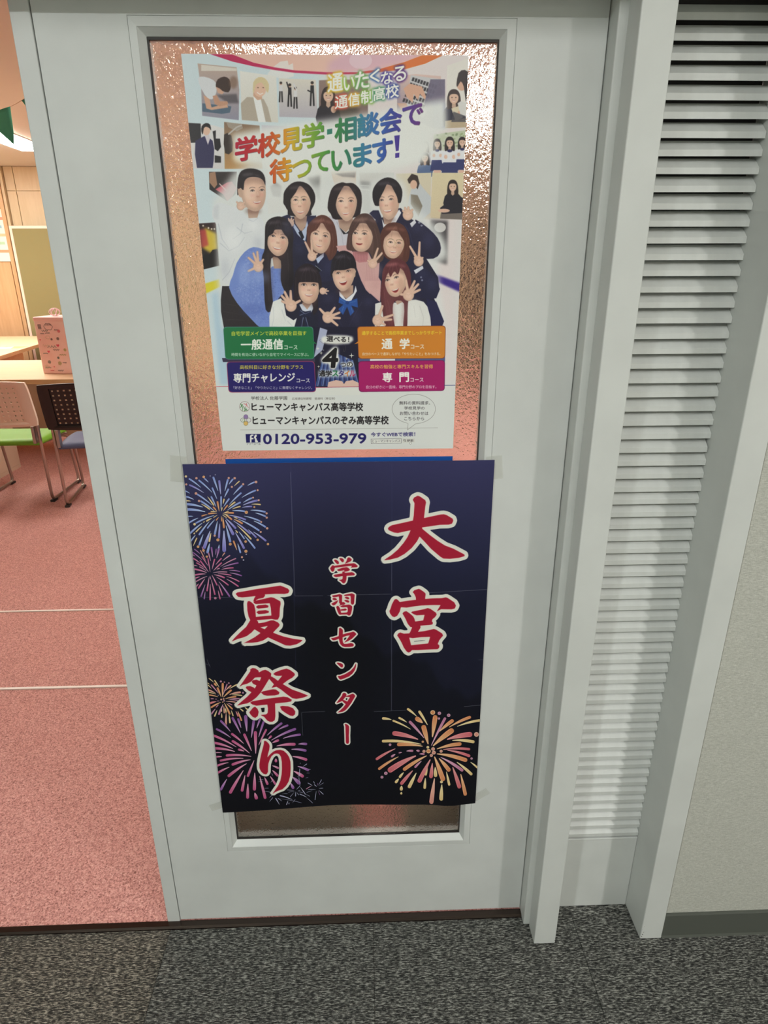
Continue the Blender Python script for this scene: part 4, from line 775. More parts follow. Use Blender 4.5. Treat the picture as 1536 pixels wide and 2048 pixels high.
    c.ell(862, 420, 62, 78, (232, 192, 168)); c.poly(nums("800,470 800,360 850,310 910,320 950,380 940,460 915,420 880,360 830,380 815,420"), (222, 204, 160), 1, 2)
    for e in (845, 895): c.ell(e, 410, 8, 4, (90, 60, 46))
    c.line(nums("835,455 865,475 895,462"), 8, (248, 240, 236))
    photo(nums("1045,320 1400,335 1420,700 1050,690"), (228, 222, 210), (188, 182, 192))
    for x, y, s_, t_ in ((1065, 370, 15, (222, 220, 222)), (1150, 390, 17, (40, 36, 38)), (1205, 420, 16, (224, 222, 224)), (1365, 370, 18, (34, 32, 34))):
        c.poly([(x - s_ * .9, y + s_), (x + s_ * .9, y + s_), (x + s_, y + 5.2 * s_), (x - s_, y + 5.2 * s_)], t_, 1, 1)
        for e in (-.6, .6): c.line([(x + e * s_, y + 5 * s_), (x + e * 1.5 * s_, y + 12 * s_)], s_ * .9, (38, 34, 36))
        c.ell(x, y, s_ * .8, s_, (216, 176, 152)); c.ell(x, y - s_ * .4, s_ * .85, s_ * .8, (50, 40, 36))
    c.line(nums("1140,420 1120,355"), 12, (40, 36, 38)); c.line(nums("1220,440 1185,370"), 12, (224, 222, 224)); c.line(nums("1350,450 1320,435"), 12, (30, 28, 30))
    photo(nums("1430,340 1530,335 1900,330 1900,720 1430,700"), (150, 126, 116), (120, 96, 92))
    person(1520, 480, 70, (48, 34, 32), (40, 34, 42))
    c.ell(1570, 620, 26, 34, (222, 180, 156)); c.ell(1700, 640, 120, 60, (60, 54, 40), .7, 0, 8)
    photo(nums("2180,300 2360,280 2600,300 2620,800 2520,800 2180,640"), (226, 196, 186), (120, 110, 140))
    c.poly(nums("2310,290 2600,330 2430,700 2280,600 2270,560"), (206, 204, 206))
    for i in range(9):
        for j in range(5): c.poly([(2330 + i * 27 - j * 22, 310 + i * 9 + j * 50), (2350 + i * 27 - j * 22, 316 + i * 9 + j * 50), (2338 + i * 27 - j * 22, 350 + i * 9 + j * 50), (2318 + i * 27 - j * 22, 344 + i * 9 + j * 50)], (48, 44, 50))
    c.poly(nums("2240,420 2300,370 2420,400 2460,500 2450,530 2400,470 2380,530 2340,470 2330,560 2270,500"), (222, 172, 146), 1, 1); c.poly(nums("2180,560 2270,560 2300,640 2230,640"), (214, 164, 140), 1, 1)
    c.poly(nums("2500,330 2640,330 2640,790 2520,800 2440,560"), (112, 104, 128), .95); c.poly(nums("2520,560 2640,560 2640,800 2530,800"), (66, 72, 130), .8, 0, 5)
    photo(nums("2660,200 2860,130 2895,300 2860,790 2650,800"), (232, 228, 220), (238, 232, 224))
    person(2500 + 225, 500, 66, (62, 46, 44), (44, 42, 58)); c.poly(nums("2640,800 2640,730 2860,700 2860,790"), (196, 176, 146)); c.poly(nums("2700,610 2790,580 2810,700 2740,730"), (226, 214, 186)); c.ell(2800, 650, 40, 22, (220, 178, 156))
    c.poly(nums("2760,560 2790,540 2870,560 2880,600 2850,690 2790,680"), (224, 222, 218), 1, 1); c.ell(2800, 370, 50, 70, (220, 176, 152)); c.poly(nums("2750,380 2770,270 2830,240 2890,300 2895,420 2870,520 2840,540 2820,400 2790,350 2760,400"), (52, 40, 40), 1, 2)
    c.poly(nums("2720,640 2860,690 2850,740 2700,740"), (68, 66, 76), .8)
    photo(nums("175,745 410,770 520,800 520,1190 215,1185"), (228, 226, 226), (220, 216, 216)); c.poly(nums("175,748 295,755 300,935 200,940"), (46, 42, 46)); c.poly(nums("410,830 440,820 440,900 480,900 490,980 460,1020 430,1000 420,900"), (34, 30, 34), 1, 1); c.poly(nums("430,1060 490,1070 490,1130 430,1130"), (40, 36, 38))
    c.poly(nums("245,920 320,880 350,870 410,920 425,1000 420,1110 410,1180 260,1180 240,1050"), (52, 48, 88), 1, 1); c.poly(nums("330,860 375,860 385,900 365,960"), (216, 208, 214)); c.ell(350, 815, 38, 52, (228, 190, 168)); c.poly(nums("302,830 305,780 345,750 385,765 395,820 380,800 350,785 325,800 315,860"), (34, 28, 30), 1, 2)
    photo(nums("520,740 700,760 860,775 890,1190 525,1190"), (142, 116, 96), (196, 150, 96)); c.poly(nums("520,860 590,870 600,1020 530,1040"), (60, 48, 44), 1, 2); c.poly(nums("540,740 690,760 700,800 640,830 560,790"), (168, 154, 140)); c.ell(720, 1080, 120, 60, (226, 190, 130), .8, 0, 6); c.line(nums("560,860 640,790 690,770"), 14, (196, 190, 186))
    photo(nums("880,770 1500,800 1600,1180 890,1190"), (206, 204, 214), (232, 230, 226))
    photo(nums("2420,920 2500,920 2520,1330 2420,1330"), (226, 222, 218)); person(2262 + 185, 965, 40, (54, 38, 36), (180, 176, 190)); person(2262 + 185, 1080, 44, (44, 34, 36), (90, 110, 150))
    photo(nums("2530,860 2870,815 2830,1330 2525,1335"), (196, 206, 176), (226, 216, 214))
    for i in range(40): c.ell(2540 + random.random() * 300, 850 + random.random() * 130, 12, 9, random.choice(((150, 170, 120), (214, 220, 206), (120, 140, 100))), .7)
    for x, y, s_ in ((2565, 945, 40), (2685, 935, 48), (2805, 930, 42)):
        person(x, y, s_, (46, 36, 38), (232, 232, 236)); c.poly([(x - s_ * 1.3, y + 4 * s_), (x + s_ * 1.3, y + 4 * s_), (x + 1.7 * s_, y + 6.6 * s_), (x - 1.7 * s_, y + 6.6 * s_)], (54, 60, 110)); c.poly([(x - .9 * s_, y + 6.4 * s_), (x + .9 * s_, y + 6.4 * s_), (x + .7 * s_, y + 9 * s_), (x - .7 * s_, y + 9 * s_)], (226, 186, 166))
        c.ell(x, y + 1.7 * s_, .5 * s_, .3 * s_, (40, 40, 90))
        for e in (-.8, .8): c.ell(x + e * s_, y + 2.9 * s_, .34 * s_, .42 * s_, (230, 192, 172))
    c.poly(nums("2840,860 2880,850 2850,1330 2830,1330"), (238, 230, 190))
    # middle band of pictures (P crop)
    c.at(380, 330, 5.12)
    photo(nums("195,70 480,70 470,300 380,370 200,250"), (60, 50, 50), (30, 26, 28)); c.poly(nums("200,80 260,70 280,200 250,240 200,180"), (170, 130, 104), 1, 1); c.poly(nums("260,250 380,180 430,170 480,240 430,330 380,370 340,300"), (214, 96, 110), 1, 1); c.line(nums("300,190 370,260"), 10, (236, 200, 200))
    c.poly(nums("790,60 1340,60 1330,400 800,400"), (226, 224, 218)); c.poly(nums("820,220 880,180 940,220 930,330 850,320"), (50, 38, 40), .95, 1, 3); c.poly(nums("790,350 960,340 1000,480 800,500"), (224, 214, 206), 1, 1)
    c.poly(nums("1200,130 1330,100 1330,380 1260,240"), (58, 54, 56), .9, 1, 5); c.poly(nums("1440,60 1700,60 1700,260 1500,280"), (224, 200, 180), 1, 1); c.poly(nums("1480,90 1700,70 1690,130 1560,120"), (60, 42, 40), .9, 1, 2)
    photo(nums("1735,80 2090,80 2080,560 1760,560"), (206, 204, 200), (224, 220, 214)); c.poly(nums("1740,170 1850,180 1850,480 1770,500"), (74, 72, 76), .85, 1, 6); c.line(nums("1745,210 1840,215"), 8, (190, 190, 190)); c.line(nums("1745,250 1840,258"), 8, (210, 210, 210))
    photo(nums("2110,90 2470,80 2460,560 2110,540"), (222, 212, 186), (214, 202, 186)); c.poly(nums("2260,260 2330,160 2390,240 2470,330 2470,480 2380,560 2250,530 2230,400"), (202, 206, 210), 1, 1); c.poly(nums("2225,150 2270,90 2330,110 2350,190 2330,250 2290,190 2240,190"), (60, 46, 42), 1, 1); c.ell(2290, 200, 36, 46, (224, 184, 160)); c.poly(nums("2260,300 2330,310 2380,420 2340,530 2260,400"), (130, 120, 104), .9, 1)
    photo(nums("2480,80 2800,80 2790,560 2460,545"), (226, 212, 176), (218, 200, 168)); c.poly(nums("2570,480 2790,490 2790,560 2560,550"), (120, 110, 104))
    person(2690, 215, 56, (46, 36, 36), (36, 34, 44)); c.poly(nums("2560,440 2640,380 2760,320 2800,340 2800,490 2620,500 2580,500"), (38, 36, 46), 1, 1); c.ell(2600, 468, 60, 20, (226, 186, 164))
    c.poly(nums("2460,560 2640,570 2630,1020 2440,960"), (70, 66, 70), .9, 1, 6); c.ell(2560, 640, 60, 50, (226, 222, 220), .9); c.poly(nums("2440,700 2560,720 2620,900 2500,960"), (190, 188, 190), .6, 1, 6)
    photo(nums("88,600 265,588 300,1030 135,1070"), (50, 28, 30), (30, 24, 22)); c.poly(nums("150,640 270,700 285,860 210,900 130,850"), (236, 206, 70), .9, 0, 6); c.poly(nums("100,660 160,660 190,820 120,850"), (190, 70, 66), .9, 0, 4)
    for x, y in ((135, 622), (190, 645), (222, 655), (250, 655)): c.ell(x, y, 9, 9, (250, 240, 220), 1, 0, 1)
    c.poly(nums("118,960 160,910 190,930 230,870 280,860 300,1030 135,1070"), (22, 18, 20), 1, 1)
    c.poly(nums("155,1215 300,1170 310,1245 160,1318"), (226, 212, 54), 1, 0, 2); c.poly(nums("2490,1110 2765,1210 2762,1300 2540,1200"), (52, 30, 130), .95, 0, 4)
    # ---- white glow behind the group and the headline
    c.poly(nums("560,60 900,-40 1500,-160 2080,-260 2460,-330 2560,-170 2420,-60 2150,60 1700,120 1400,120 1200,200 900,140 700,160"), (234, 236, 232), .93, 0, 22)
    c.at(340, 90, 4.8); c.poly(nums("600,860 900,800 1400,730 2000,640 2400,560 2650,520 2660,820 2500,900 2440,1110 2100,1170 1600,1200 1000,1290 930,1180 620,1120"), (236, 238, 234), .96, 0, 12)
    c.at(380, 330, 5.12)
    c.poly(nums("230,380 460,60 620,0 800,40 860,180 1110,140 1300,200 1390,180 1620,140 1800,200 2050,80 2200,180 2260,400 2500,600 2620,800 2640,960 2540,1000 2560,1300 2620,1600 2600,1680 330,1680 280,1200 270,600"), (228, 230, 228), .9, 0, 14)
    # ---- the eleven people
    SK = (228, 190, 168); NAVY = (34, 33, 58)
    def skin(p, sm=2, k_=1.0): c.poly(p, tuple(v * k_ for v in SK), 1, sm)
    def face(poly, eyes, mouth, tooth=True, brows=True, nose=None, tone=1.0, dark=(48, 34, 34), wide=26, open_=False):
        P = nums(poly); A = np.array(P); x0, x1, y0, y1 = A[:, 0].min(), A[:, 0].max(), A[:, 1].min(), A[:, 1].max()
        c.poly(P, tuple(v * .90 * tone for v in SK), 1, 3); ce = A.mean(0); B = ce + (A - ce) * .80
        c.poly(B, tuple(min(255, v * 1.045 * tone) for v in SK), .95, 3, 5)
        c.ell((x0 + x1) / 2, y1 - 4, (x1 - x0) * .34, 26, (96, 60, 56), .45, 0, 7); c.poly(P, tuple(v * .90 * tone for v in SK), 1, 3); c.poly(B, tuple(min(255, v * 1.045 * tone) for v in SK), .95, 3, 5)
        (ex, ey), (fx, fy) = eyes; c.ell((x0 * .25 + x1 * .75), (y0 + y1) / 2 + 40, (x1 - x0) * .14, (y1 - y0) * .28, (170, 118, 100), .28, 0, 6); c.ell((x0 * .62 + x1 * .38), (y0 + y1) / 2 - 10, (x1 - x0) * .20, (y1 - y0) * .18, (250, 224, 206), .45, 0, 6)
        c.poly([(x0 + 6, y0 + (y1 - y0) * .02), (x1 - 6, y0 + (y1 - y0) * .02), (x1 - 12, y0 + (y1 - y0) * .24), ((x0 + x1) / 2, y0 + (y1 - y0) * .17), (x0 + 12, y0 + (y1 - y0) * .24)], (140, 96, 84), .30, 1, 5)
        cx_, cy_ = mouth[0], mouth[1]; mw = mouth[2] * .43; ang = math.atan2(fy - ey, fx - ex)
        for x, y in ((ex, ey + 48), (fx, fy + 48)): c.ell(x, y, 26, 17, (232, 150, 140), .30, 0, 4)
        for x, y in eyes:
            s1, c1 = math.sin(ang), math.cos(ang)
            c.ell(x, y, wide * .95, wide * .36, (240, 230, 226), 1, ang); c.ell(x, y - 1, wide * .46, wide * .40, dark, 1, ang); c.ell(x + 3, y - 4, 3, 3, (240, 240, 240))
            def E_(a, b): return (x + a * c1 - b * s1, y + a * s1 + b * c1)
            c.line([E_(-wide * 1.05, 4), E_(-wide * .6, -wide * .30), E_(0, -wide * .48), E_(wide * .6, -wide * .30), E_(wide * 1.05, 4)], 5, (52, 34, 32), .95)
            c.line([E_(-wide, 5), E_(-wide * .5, wide * .36), E_(wide * .5, wide * .36), E_(wide, 5)], 2.5, (170, 116, 104), .6)
            c.line([E_(-wide * .9, -wide * .62), E_(0, -wide * .85), E_(wide * .9, -wide * .62)], 2.2, (176, 130, 116), .5)
            if brows: c.line([E_(-30, -24), E_(-14, -34), E_(6, -36), E_(30, -27)], 6, (92, 66, 60), .7)
        nx, ny = nose or ((ex + fx) / 2, (ey + fy) / 2 + .55 * (cy_ - (ey + fy) / 2))
        c.ell(nx, ny, 20, 10, (206, 150, 130), .6, ang, 2); c.ell(nx - 9, ny + 5, 4, 3, (150, 96, 86), .8); c.ell(nx + 9, ny + 5, 4, 3, (150, 96, 86), .8); c.line([(nx - 2, ny - 44), (nx + 2, ny - 8)], 6, (250, 224, 208), .5)
        d = np.array([math.cos(ang), math.sin(ang)]); nn = np.array([-d[1], d[0]]); m0 = np.array([cx_, cy_], float)
        up = [m0 - d * mw, m0 - d * mw * .4 + nn * (mw * .10), m0 + nn * (mw * .12), m0 + d * mw * .4 + nn * (mw * .10), m0 + d * mw]; k_ = .95 if open_ else .50
        lo = [m0 + d * mw * .75 + nn * mw * k_ * .62, m0 + d * mw * .3 + nn * mw * k_, m0 - d * mw * .3 + nn * mw * k_, m0 - d * mw * .75 + nn * mw * k_ * .62]
        c.poly([tuple(p + (p - m0) * .10 + nn * 1.5) for p in up + lo], (206, 112, 108), 1, 2); c.poly([tuple(p) for p in up + lo], (136, 48, 50), 1, 2)
        if tooth: c.poly([tuple(p) for p in up] + [tuple(m0 + d * mw * .72 + nn * mw * .33), tuple(m0 + nn * mw * .42), tuple(m0 - d * mw * .72 + nn * mw * .33)], (244, 234, 226), 1, 2)
    def hair(poly, col, hi=None):
        P = nums(poly); c.poly(P, col, 1, 3)
        if hi:
            A = np.array(P); ce = A.mean(0); c.poly(ce + (A - ce) * .82 + np.array([0, -8]), hi, .35, 3, 8)
            x0, x1, y0 = A[:, 0].min(), A[:, 0].max(), A[:, 1].min(); hairs.append((x0, x1, y0, hi))
    hairs = []
    def gloss():
        for x0, x1, y0, hi in hairs:
            w_ = x1 - x0; c.ell((x0 + x1) / 2 - w_ * .12, y0 + 62, w_ * .22, 16, tuple(min(255, v * 1.35 + 20) for v in hi), .42, -.12, 4); c.ell((x0 + x1) / 2 + w_ * .22, y0 + 74, w_ * .12, 12, tuple(min(255, v * 1.3 + 14) for v in hi), .34, .3, 4)
    def strands(lines, col, w_=3, al=.6):
        for l_ in lines.split('|'): c.line(smooth(nums(l_), 1), w_, col, al, w_ * .5)
    def hand(px, py, r, tips, base=None):
        for tx_, ty_ in tips:
            c.line([(px, py), ((px + tx_) / 2, (py + ty_) / 2), (tx_, ty_)], r * .62, tuple(v * .86 for v in SK), 1, r * .40); c.ell(tx_, ty_, r * .20, r * .20, tuple(v * .86 for v in SK))
        c.ell(px, py, r * .95, r * 1.02, tuple(v * .86 for v in SK))
        for tx_, ty_ in tips:
            c.line([(px, py), ((px + tx_) / 2, (py + ty_) / 2), (tx_, ty_)], r * .48, SK, 1, r * .28); c.ell(tx_, ty_, r * .14, r * .14, SK)
        c.ell(px, py, r * .84, r * .90, SK); c.ell(px, py + r * .1, r * .45, r * .5, (240, 206, 188), .7, 0, 2); c.line([(px - r * .5, py - r * .2), (px, py + r * .05), (px + r * .5, py - r * .25)], 2.5, (200, 150, 130), .7)
    # dark mass of uniforms behind everyone
    c.poly(nums("940,540 1200,520 1280,520 1500,800 1850,800 1900,560 2150,480 2420,650 2555,820 2540,920 2420,960 2540,1150 2552,1260 2500,1370 2600,1600 2560,1680 700,1680 760,1300 1040,820"), NAVY, 1, 1)
    # 1 man in white sweater
    c.poly(nums("330,1240 420,1240 470,1340 640,1500 760,1680 350,1680 318,1500 316,1380"), (48, 42, 46), 1, 1); strands("350,1420 480,1440|345,1500 520,1530|350,1580 560,1590", (70, 64, 68), 6, .5)
    c.poly(nums("590,530 700,520 760,600 770,820 740,860 560,900 470,960 430,1190 345,1205 312,1000 300,850 285,650 228,520 250,410 320,385 430,430 470,430 560,490"), (226, 229, 232), 1, 2)
    strands("310,800 400,880 500,830 560,740|330,1180 400,1100 460,960|480,640 560,700 640,680|600,560 650,580 700,540|290,600 330,760 400,860|540,600 520,700 440,760", (176, 182, 194), 9, .5)
    c.poly(nums("240,430 300,400 290,560 240,540"), (208, 212, 218), .7, 1, 4)
    skin(nums("590,450 720,430 690,540 600,545"), 1, .86); hair("485,300 492,140 530,60 620,36 720,60 768,130 770,260 740,300 520,300", (42, 34, 38), (80, 72, 78))
    skin(nums("488,240 525,235 545,300 535,335 500,315"), 2, .9)
    face("530,150 520,260 545,380 600,450 675,476 735,440 772,350 775,240 758,160 700,125 590,125", ((640, 264), (738, 258)), (688, 372, 92), nose=(697, 322), wide=22)
    hair("492,240 500,120 540,60 640,40 730,75 768,140 770,205 750,160 700,128 610,126 560,165 548,255 520,235", (42, 34, 38))
    hand(520, 420, 44, ((480, 380), (560, 380), (565, 430)))
    # 2 student with round glasses
    c.poly(nums("930,535 1010,505 1060,560 1170,690 1200,560 1290,515 1310,640 1210,700 1190,800 1100,830 1050,800 1030,650"), (38, 38, 68), 1, 1)
    skin(nums("1060,500 1200,500 1190,620 1140,690 1080,600"), 1, .84); c.poly(nums("1060,590 1110,660 1130,700 1180,640 1200,570 1210,620 1180,780 1150,760 1100,710 1060,640"), (188, 200, 226)); c.poly(nums("1110,690 1140,670 1170,740 1150,770"), (30, 30, 44))
    hair("958,350 968,270 1040,190 1130,170 1220,205 1276,290 1280,380 1240,470 1230,520 1020,520 1000,450 960,400", (40, 32, 36), (74, 62, 68))
    face("1030,290 1028,400 1058,490 1130,556 1200,500 1236,400 1240,300 1190,222 1120,215 1060,240", ((1082, 360), (1166, 358)), (1130, 474, 88), wide=20)
    hair("960,360 975,260 1050,190 1130,172 1220,205 1278,300 1275,390 1246,440 1230,350 1180,260 1125,215 1085,280 1035,360 1030,470 990,450", (40, 32, 36))
    c.ring(1072, 368, 40, 4, (206, 184, 150)); c.ring(1176, 368, 40, 4, (206, 184, 150)); c.line([(1112, 362), (1136, 362)], 4, (206, 184, 150))
    hand(1030, 595, 40, ((990, 570), (1010, 550), (1040, 545), (1060, 560)))
    # 3 student in pale hoodie
    Q = 1331.2
    def q_(s_): return ' '.join('%g,%g' % (x + Q, y) for x, y in nums(s_))
    c.poly(nums(q_("90,520 170,540 230,640 260,700 320,660 350,560 400,620 330,840 180,880 110,760")), (208, 206, 216), 1, 1); strands(q_("170,580 220,690 240,830") + '|' + q_("330,640 290,720 280,830"), (160, 158, 172), 7, .6)
    skin(nums(q_("180,530 340,520 330,620 265,690 200,640")), 1, .82); c.poly(nums(q_("200,640 265,700 320,650 300,700 240,710")), (40, 36, 42))
    hair(q_("78,440 100,300 140,220 220,180 270,187 340,190 412,260 428,350 418,460 380,530 160,560 110,500"), (44, 34, 38), (80, 66, 70))
    face(q_("160,300 160,400 190,500 265,577 330,540 368,450 378,350 350,250 265,215 200,240"), ((215 + Q, 372), (318 + Q, 370)), (262 + Q, 488, 84), wide=22)
    hair(q_("80,430 100,300 145,215 220,180 270,190 340,188 410,255 428,350 416,455 385,500 378,360 335,270 268,200 205,280 170,360 158,460 172,545 120,500"), (44, 34, 38))
    # 4 man in navy suit with raised fist
    c.poly(nums(q_("505,495 600,465 650,600 720,600 800,445 850,470 870,560 930,610 980,560 1110,650 1205,750 1238,850 1205,935 1100,962 930,890 860,760 700,660 620,600")), (36, 34, 62), 1, 2)
    skin(nums(q_("640,500 800,460 790,540 720,610 660,620")), 1, .84); c.poly(nums(q_("632,550 660,610 720,600 810,455 832,490 760,620 650,650")), (232, 232, 238)); strands(q_("870,620 920,700 960,860"), (60, 58, 92), 10, .6)
    for x, y in ((1015, 590), (1040, 620)): c.ell(x + Q, y, 12, 10, (150, 152, 170))
    c.poly(nums(q_("920,600 970,560 985,590 940,640")), (236, 236, 240)); hand(900 + Q, 510, 58, ((850 + Q, 470), (870 + Q, 440), (905 + Q, 435), (945 + Q, 460)))
    hair(q_("538,330 545,250 600,170 690,128 780,160 838,250 836,340 800,400 590,420 555,395"), (36, 30, 36), (70, 62, 72))
    face(q_("610,330 608,430 640,510 700,562 770,520 806,430 808,330 760,240 690,200 640,240"), ((632 + Q, 362), (728 + Q, 352)), (692 + Q, 460, 98), wide=20)
    hair(q_("538,330 548,240 605,165 690,130 780,160 838,250 836,345 802,392 790,330 745,240 700,175 655,260 610,350 592,420 555,395"), (36, 30, 36))
    # 5 girl in blue fluffy jumper
    c.poly(nums("740,860 800,880 770,1060 800,1100 840,1040 930,1050 960,1200 985,1290 910,1360 860,1480 830,1650 740,1680 620,1570 480,1410 400,1255 440,1130 480,1000 560,890 650,840"), (120, 144, 212), 1, 2)
    rnd = random.Random(5)
    for i in range(2600):
        t = rnd.random(); x = 420 + rnd.random() * 520; y = 870 + rnd.random() * 760
        if (x < 740 and y > 1.35 * (x - 420) + 1010 + 240) or (x < 480 + (1250 - y) * .3 and y < 1250) or (760 < x < 830 and y < 1480) or (x > 830 and (y < 1060 or y > 1640 - (x - 830) * 2.5)): continue
        a = rnd.uniform(0, 6.28); l_ = rnd.uniform(10, 20); cl_ = rnd.choice(((176, 194, 238), (86, 108, 190), (206, 216, 244), (142, 164, 224)) if x < 720 else ((70, 92, 178), (110, 134, 214)))
        c.line([(x, y), (x + l_ * math.cos(a), y + l_ * math.sin(a))], 3.0, cl_, .42)
    skin(nums("840,900 940,900 935,1060 860,1060"), 1, .82)
    hair("768,700 775,610 815,555 895,528 975,545 1035,610 1060,720 1050,900 1060,1200 985,1300 930,1180 930,980 830,960 835,1250 850,1470 775,1480 755,1150 735,960 765,860", (38, 30, 36), (70, 58, 66))
    face("800,700 792,800 820,875 888,932 960,908 1002,830 1006,740 960,670 860,665", ((850, 728), (952, 746)), (893, 842, 96), wide=24)
    hair("770,700 778,610 820,555 895,528 975,545 1035,612 1058,720 1045,880 1010,860 1004,760 960,700 900,610 850,700 800,740 790,860 765,900", (38, 30, 36)); strands("895,560 870,640 850,700|905,560 900,650 905,720|915,560 940,650 950,720|800,900 800,1100 810,1400|1000,900 1010,1100 1000,1250|840,580 800,640 790,720", (92, 74, 80), 4, .5)
    hand(700, 1040, 56, ((600, 950), (650, 905), (690, 890), (750, 970), (600, 1085)))
    # 6 girl with brown hair and peace sign
    c.poly(nums("1180,990 1280,1010 1370,900 1470,960 1480,1180 1330,1200 1210,1100"), (38, 38, 68), 1, 1); c.poly(nums("1290,960 1370,900 1370,940 1310,1010"), (190, 202, 230)); c.poly(nums("1290,1010 1340,1080 1320,1100 1290,1060"), (20, 22, 30)); strands("1285,1030 1350,1085", (200, 206, 226), 6, .8)
    hair("1198,760 1200,640 1255,560 1345,512 1425,540 1482,620 1508,780 1500,900 1430,980 1380,900 1250,900 1200,850", (96, 58, 50), (140, 96, 84))
    face("1236,690 1234,800 1270,872 1340,908 1400,872 1438,780 1432,680 1370,600 1285,610", ((1288, 706), (1386, 730)), (1322, 818, 74), wide=24, dark=(60, 38, 32))
    hair("1198,760 1202,640 1260,558 1345,512 1425,540 1485,630 1508,790 1490,920 1430,960 1442,780 1432,700 1400,660 1350,590 1300,660 1240,700 1228,800 1200,840", (96, 58, 50)); strands("1350,540 1330,620 1320,680|1350,540 1290,620 1270,690|1360,540 1400,640 1410,700|1460,700 1470,820 1450,940|1215,700 1208,780 1210,840", (146, 100, 88), 4, .55)
    hand(1250, 935, 50, ((1180, 790), (1245, 770), (1300, 910), (1225, 900)))
    # 7 girl in pink jumper
    c.poly(nums(q_("165,830 290,820 340,900 500,900 540,990 610,1000 600,1150 625,1190 615,1400 560,1370 470,1280 420,1180 370,1040 330,960 200,900")), (214, 168, 166), 1, 1); c.poly(nums(q_("335,885 495,885 490,990 400,1000 340,960")), (196, 132, 136), 1, 1)
    for i in range(9): c.line(nums(q_("%g,890 %g,985" % (345 + i * 17, 350 + i * 15))), 4, (166, 100, 106), .7)
    for i in range(8): c.line(nums(q_("%g,1010 %g,1180" % (480 + i * 16, 470 + i * 17))), 4, (190, 138, 138), .6)
    c.poly(nums(q_("455,1190 620,1190 610,1380 540,1330 470,1260")), (222, 178, 174), .9, 1)
    hair(q_("275,790 300,650 350,550 430,498 512,510 572,590 615,700 650,880 640,980 540,1010 510,900 330,880 275,860"), (84, 60, 56), (130, 100, 92))
    face(q_("325,690 328,800 368,872 440,888 502,850 538,760 532,670 470,600 380,610"), ((360 + Q, 698), (455 + Q, 706)), (402 + Q, 800, 78), tooth=False, wide=25, dark=(56, 36, 32))
    hair(q_("275,790 302,650 352,550 432,498 512,510 575,590 612,700 640,860 600,980 540,960 550,800 530,690 500,640 440,560 380,640 330,720 330,850 290,860"), (84, 60, 56)); strands(q_("432,530 400,610 390,680") + '|' + q_("436,530 440,620 450,690") + '|' + q_("425,530 360,620 345,700") + '|' + q_("560,650 590,780 600,900") + '|' + q_("310,720 300,800 300,850"), (138, 106, 96), 4, .55)
    hand(540 + Q, 1010, 50, ((592 + Q, 855), (648 + Q, 888), (490 + Q, 980), (500 + Q, 1010)))
    # 8 girl with glasses, peace sign
    c.poly(nums(q_("900,950 960,985 1060,1040 1180,1150 1228,1270 1190,1365 1080,1372 980,1350 950,1150")), (34, 34, 64), 1, 1); c.poly(nums(q_("960,1080 1050,1030 1060,1060 980,1115")), (230, 232, 240))
    for x, y in ((1035, 1150), (1045, 1180)): c.ell(x + Q, y, 10, 10, (140, 144, 168))
    hair(q_("625,810 620,700 680,610 770,588 855,620 905,720 920,860 900,980 830,1000 690,960 640,900"), (92, 54, 46), (136, 90, 76))
    face(q_("650,760 652,860 690,935 760,957 822,912 862,820 852,740 790,680 700,680"), ((722 + Q, 792), (808 + Q, 800)), (748 + Q, 882, 74), wide=20, dark=(56, 36, 32))
    hair(q_("625,810 622,700 682,610 772,588 855,620 908,720 922,860 895,970 850,960 862,860 858,780 810,700 770,630 720,690 660,750 645,830"), (92, 54, 46)); strands(q_("772,620 740,680 730,740") + '|' + q_("776,620 800,690 810,740") + '|' + q_("880,740 895,850 880,940"), (140, 96, 82), 4, .55)
    c.ring(722 + Q, 798, 44, 4, (200, 170, 130)); c.ring(816 + Q, 804, 42, 4, (200, 170, 130)); c.line([(766 + Q, 796), (774 + Q, 797)], 4, (200, 170, 130))
    hand(1010 + Q, 985, 54, ((922 + Q, 835), (1020 + Q, 792), (1050 + Q, 950), (970 + Q, 950)))
    c.poly(nums(q_("1090,1370 1190,1400 1270,1600 1240,1680 1120,1680")), (36, 36, 76), 1, 1)
    # 9 girl with fringe, waving
    c.poly(nums("975,1470 1120,1440 1260,1450 1350,1520 1350,1690 1040,1690"), (32, 32, 54), 1, 1); c.poly(nums("850,1400 930,1365 960,1400 985,1540 1060,1590 1095,1565 1060,1690 815,1690 812,1550"), (234, 235, 232), 1, 1); strands("850,1450 860,1560 840,1660|940,1480 980,1600|1000,1600 1050,1650", (190, 194, 204), 7, .6)
    skin(nums("1150,1380 1280,1370 1270,1450 1210,1490 1150,1440"), 1, .84); c.poly(nums("1120,1430 1150,1420 1200,1480 1250,1410 1290,1420 1240,1510 1170,1530"), (216, 222, 236))
    hair("1065,1320 1068,1150 1110,1050 1205,1008 1285,1050 1338,1150 1350,1320 1320,1460 1260,1540 1250,1420 1120,1410 1070,1440", (40, 30, 38), (74, 60, 70))
    face("1110,1200 1114,1310 1150,1392 1220,1422 1290,1385 1322,1290 1315,1190 1100,1190", ((1166, 1226), (1268, 1228)), (1218, 1322, 92), wide=27, brows=False)
    hair("1065,1330 1070,1150 1112,1050 1205,1008 1285,1050 1340,1150 1350,1300 1330,1400 1318,1230 1300,1205 1240,1200 1150,1200 1112,1215 1105,1330 1090,1420", (40, 30, 38)); strands("1190,1040 1150,1120 1140,1195|1200,1040 1185,1120 1180,1200|1215,1040 1230,1120 1235,1200|1225,1040 1265,1110 1280,1200|1240,1045 1300,1120 1310,1200|1085,1150 1080,1250 1090,1350", (96, 78, 88), 4, .55)
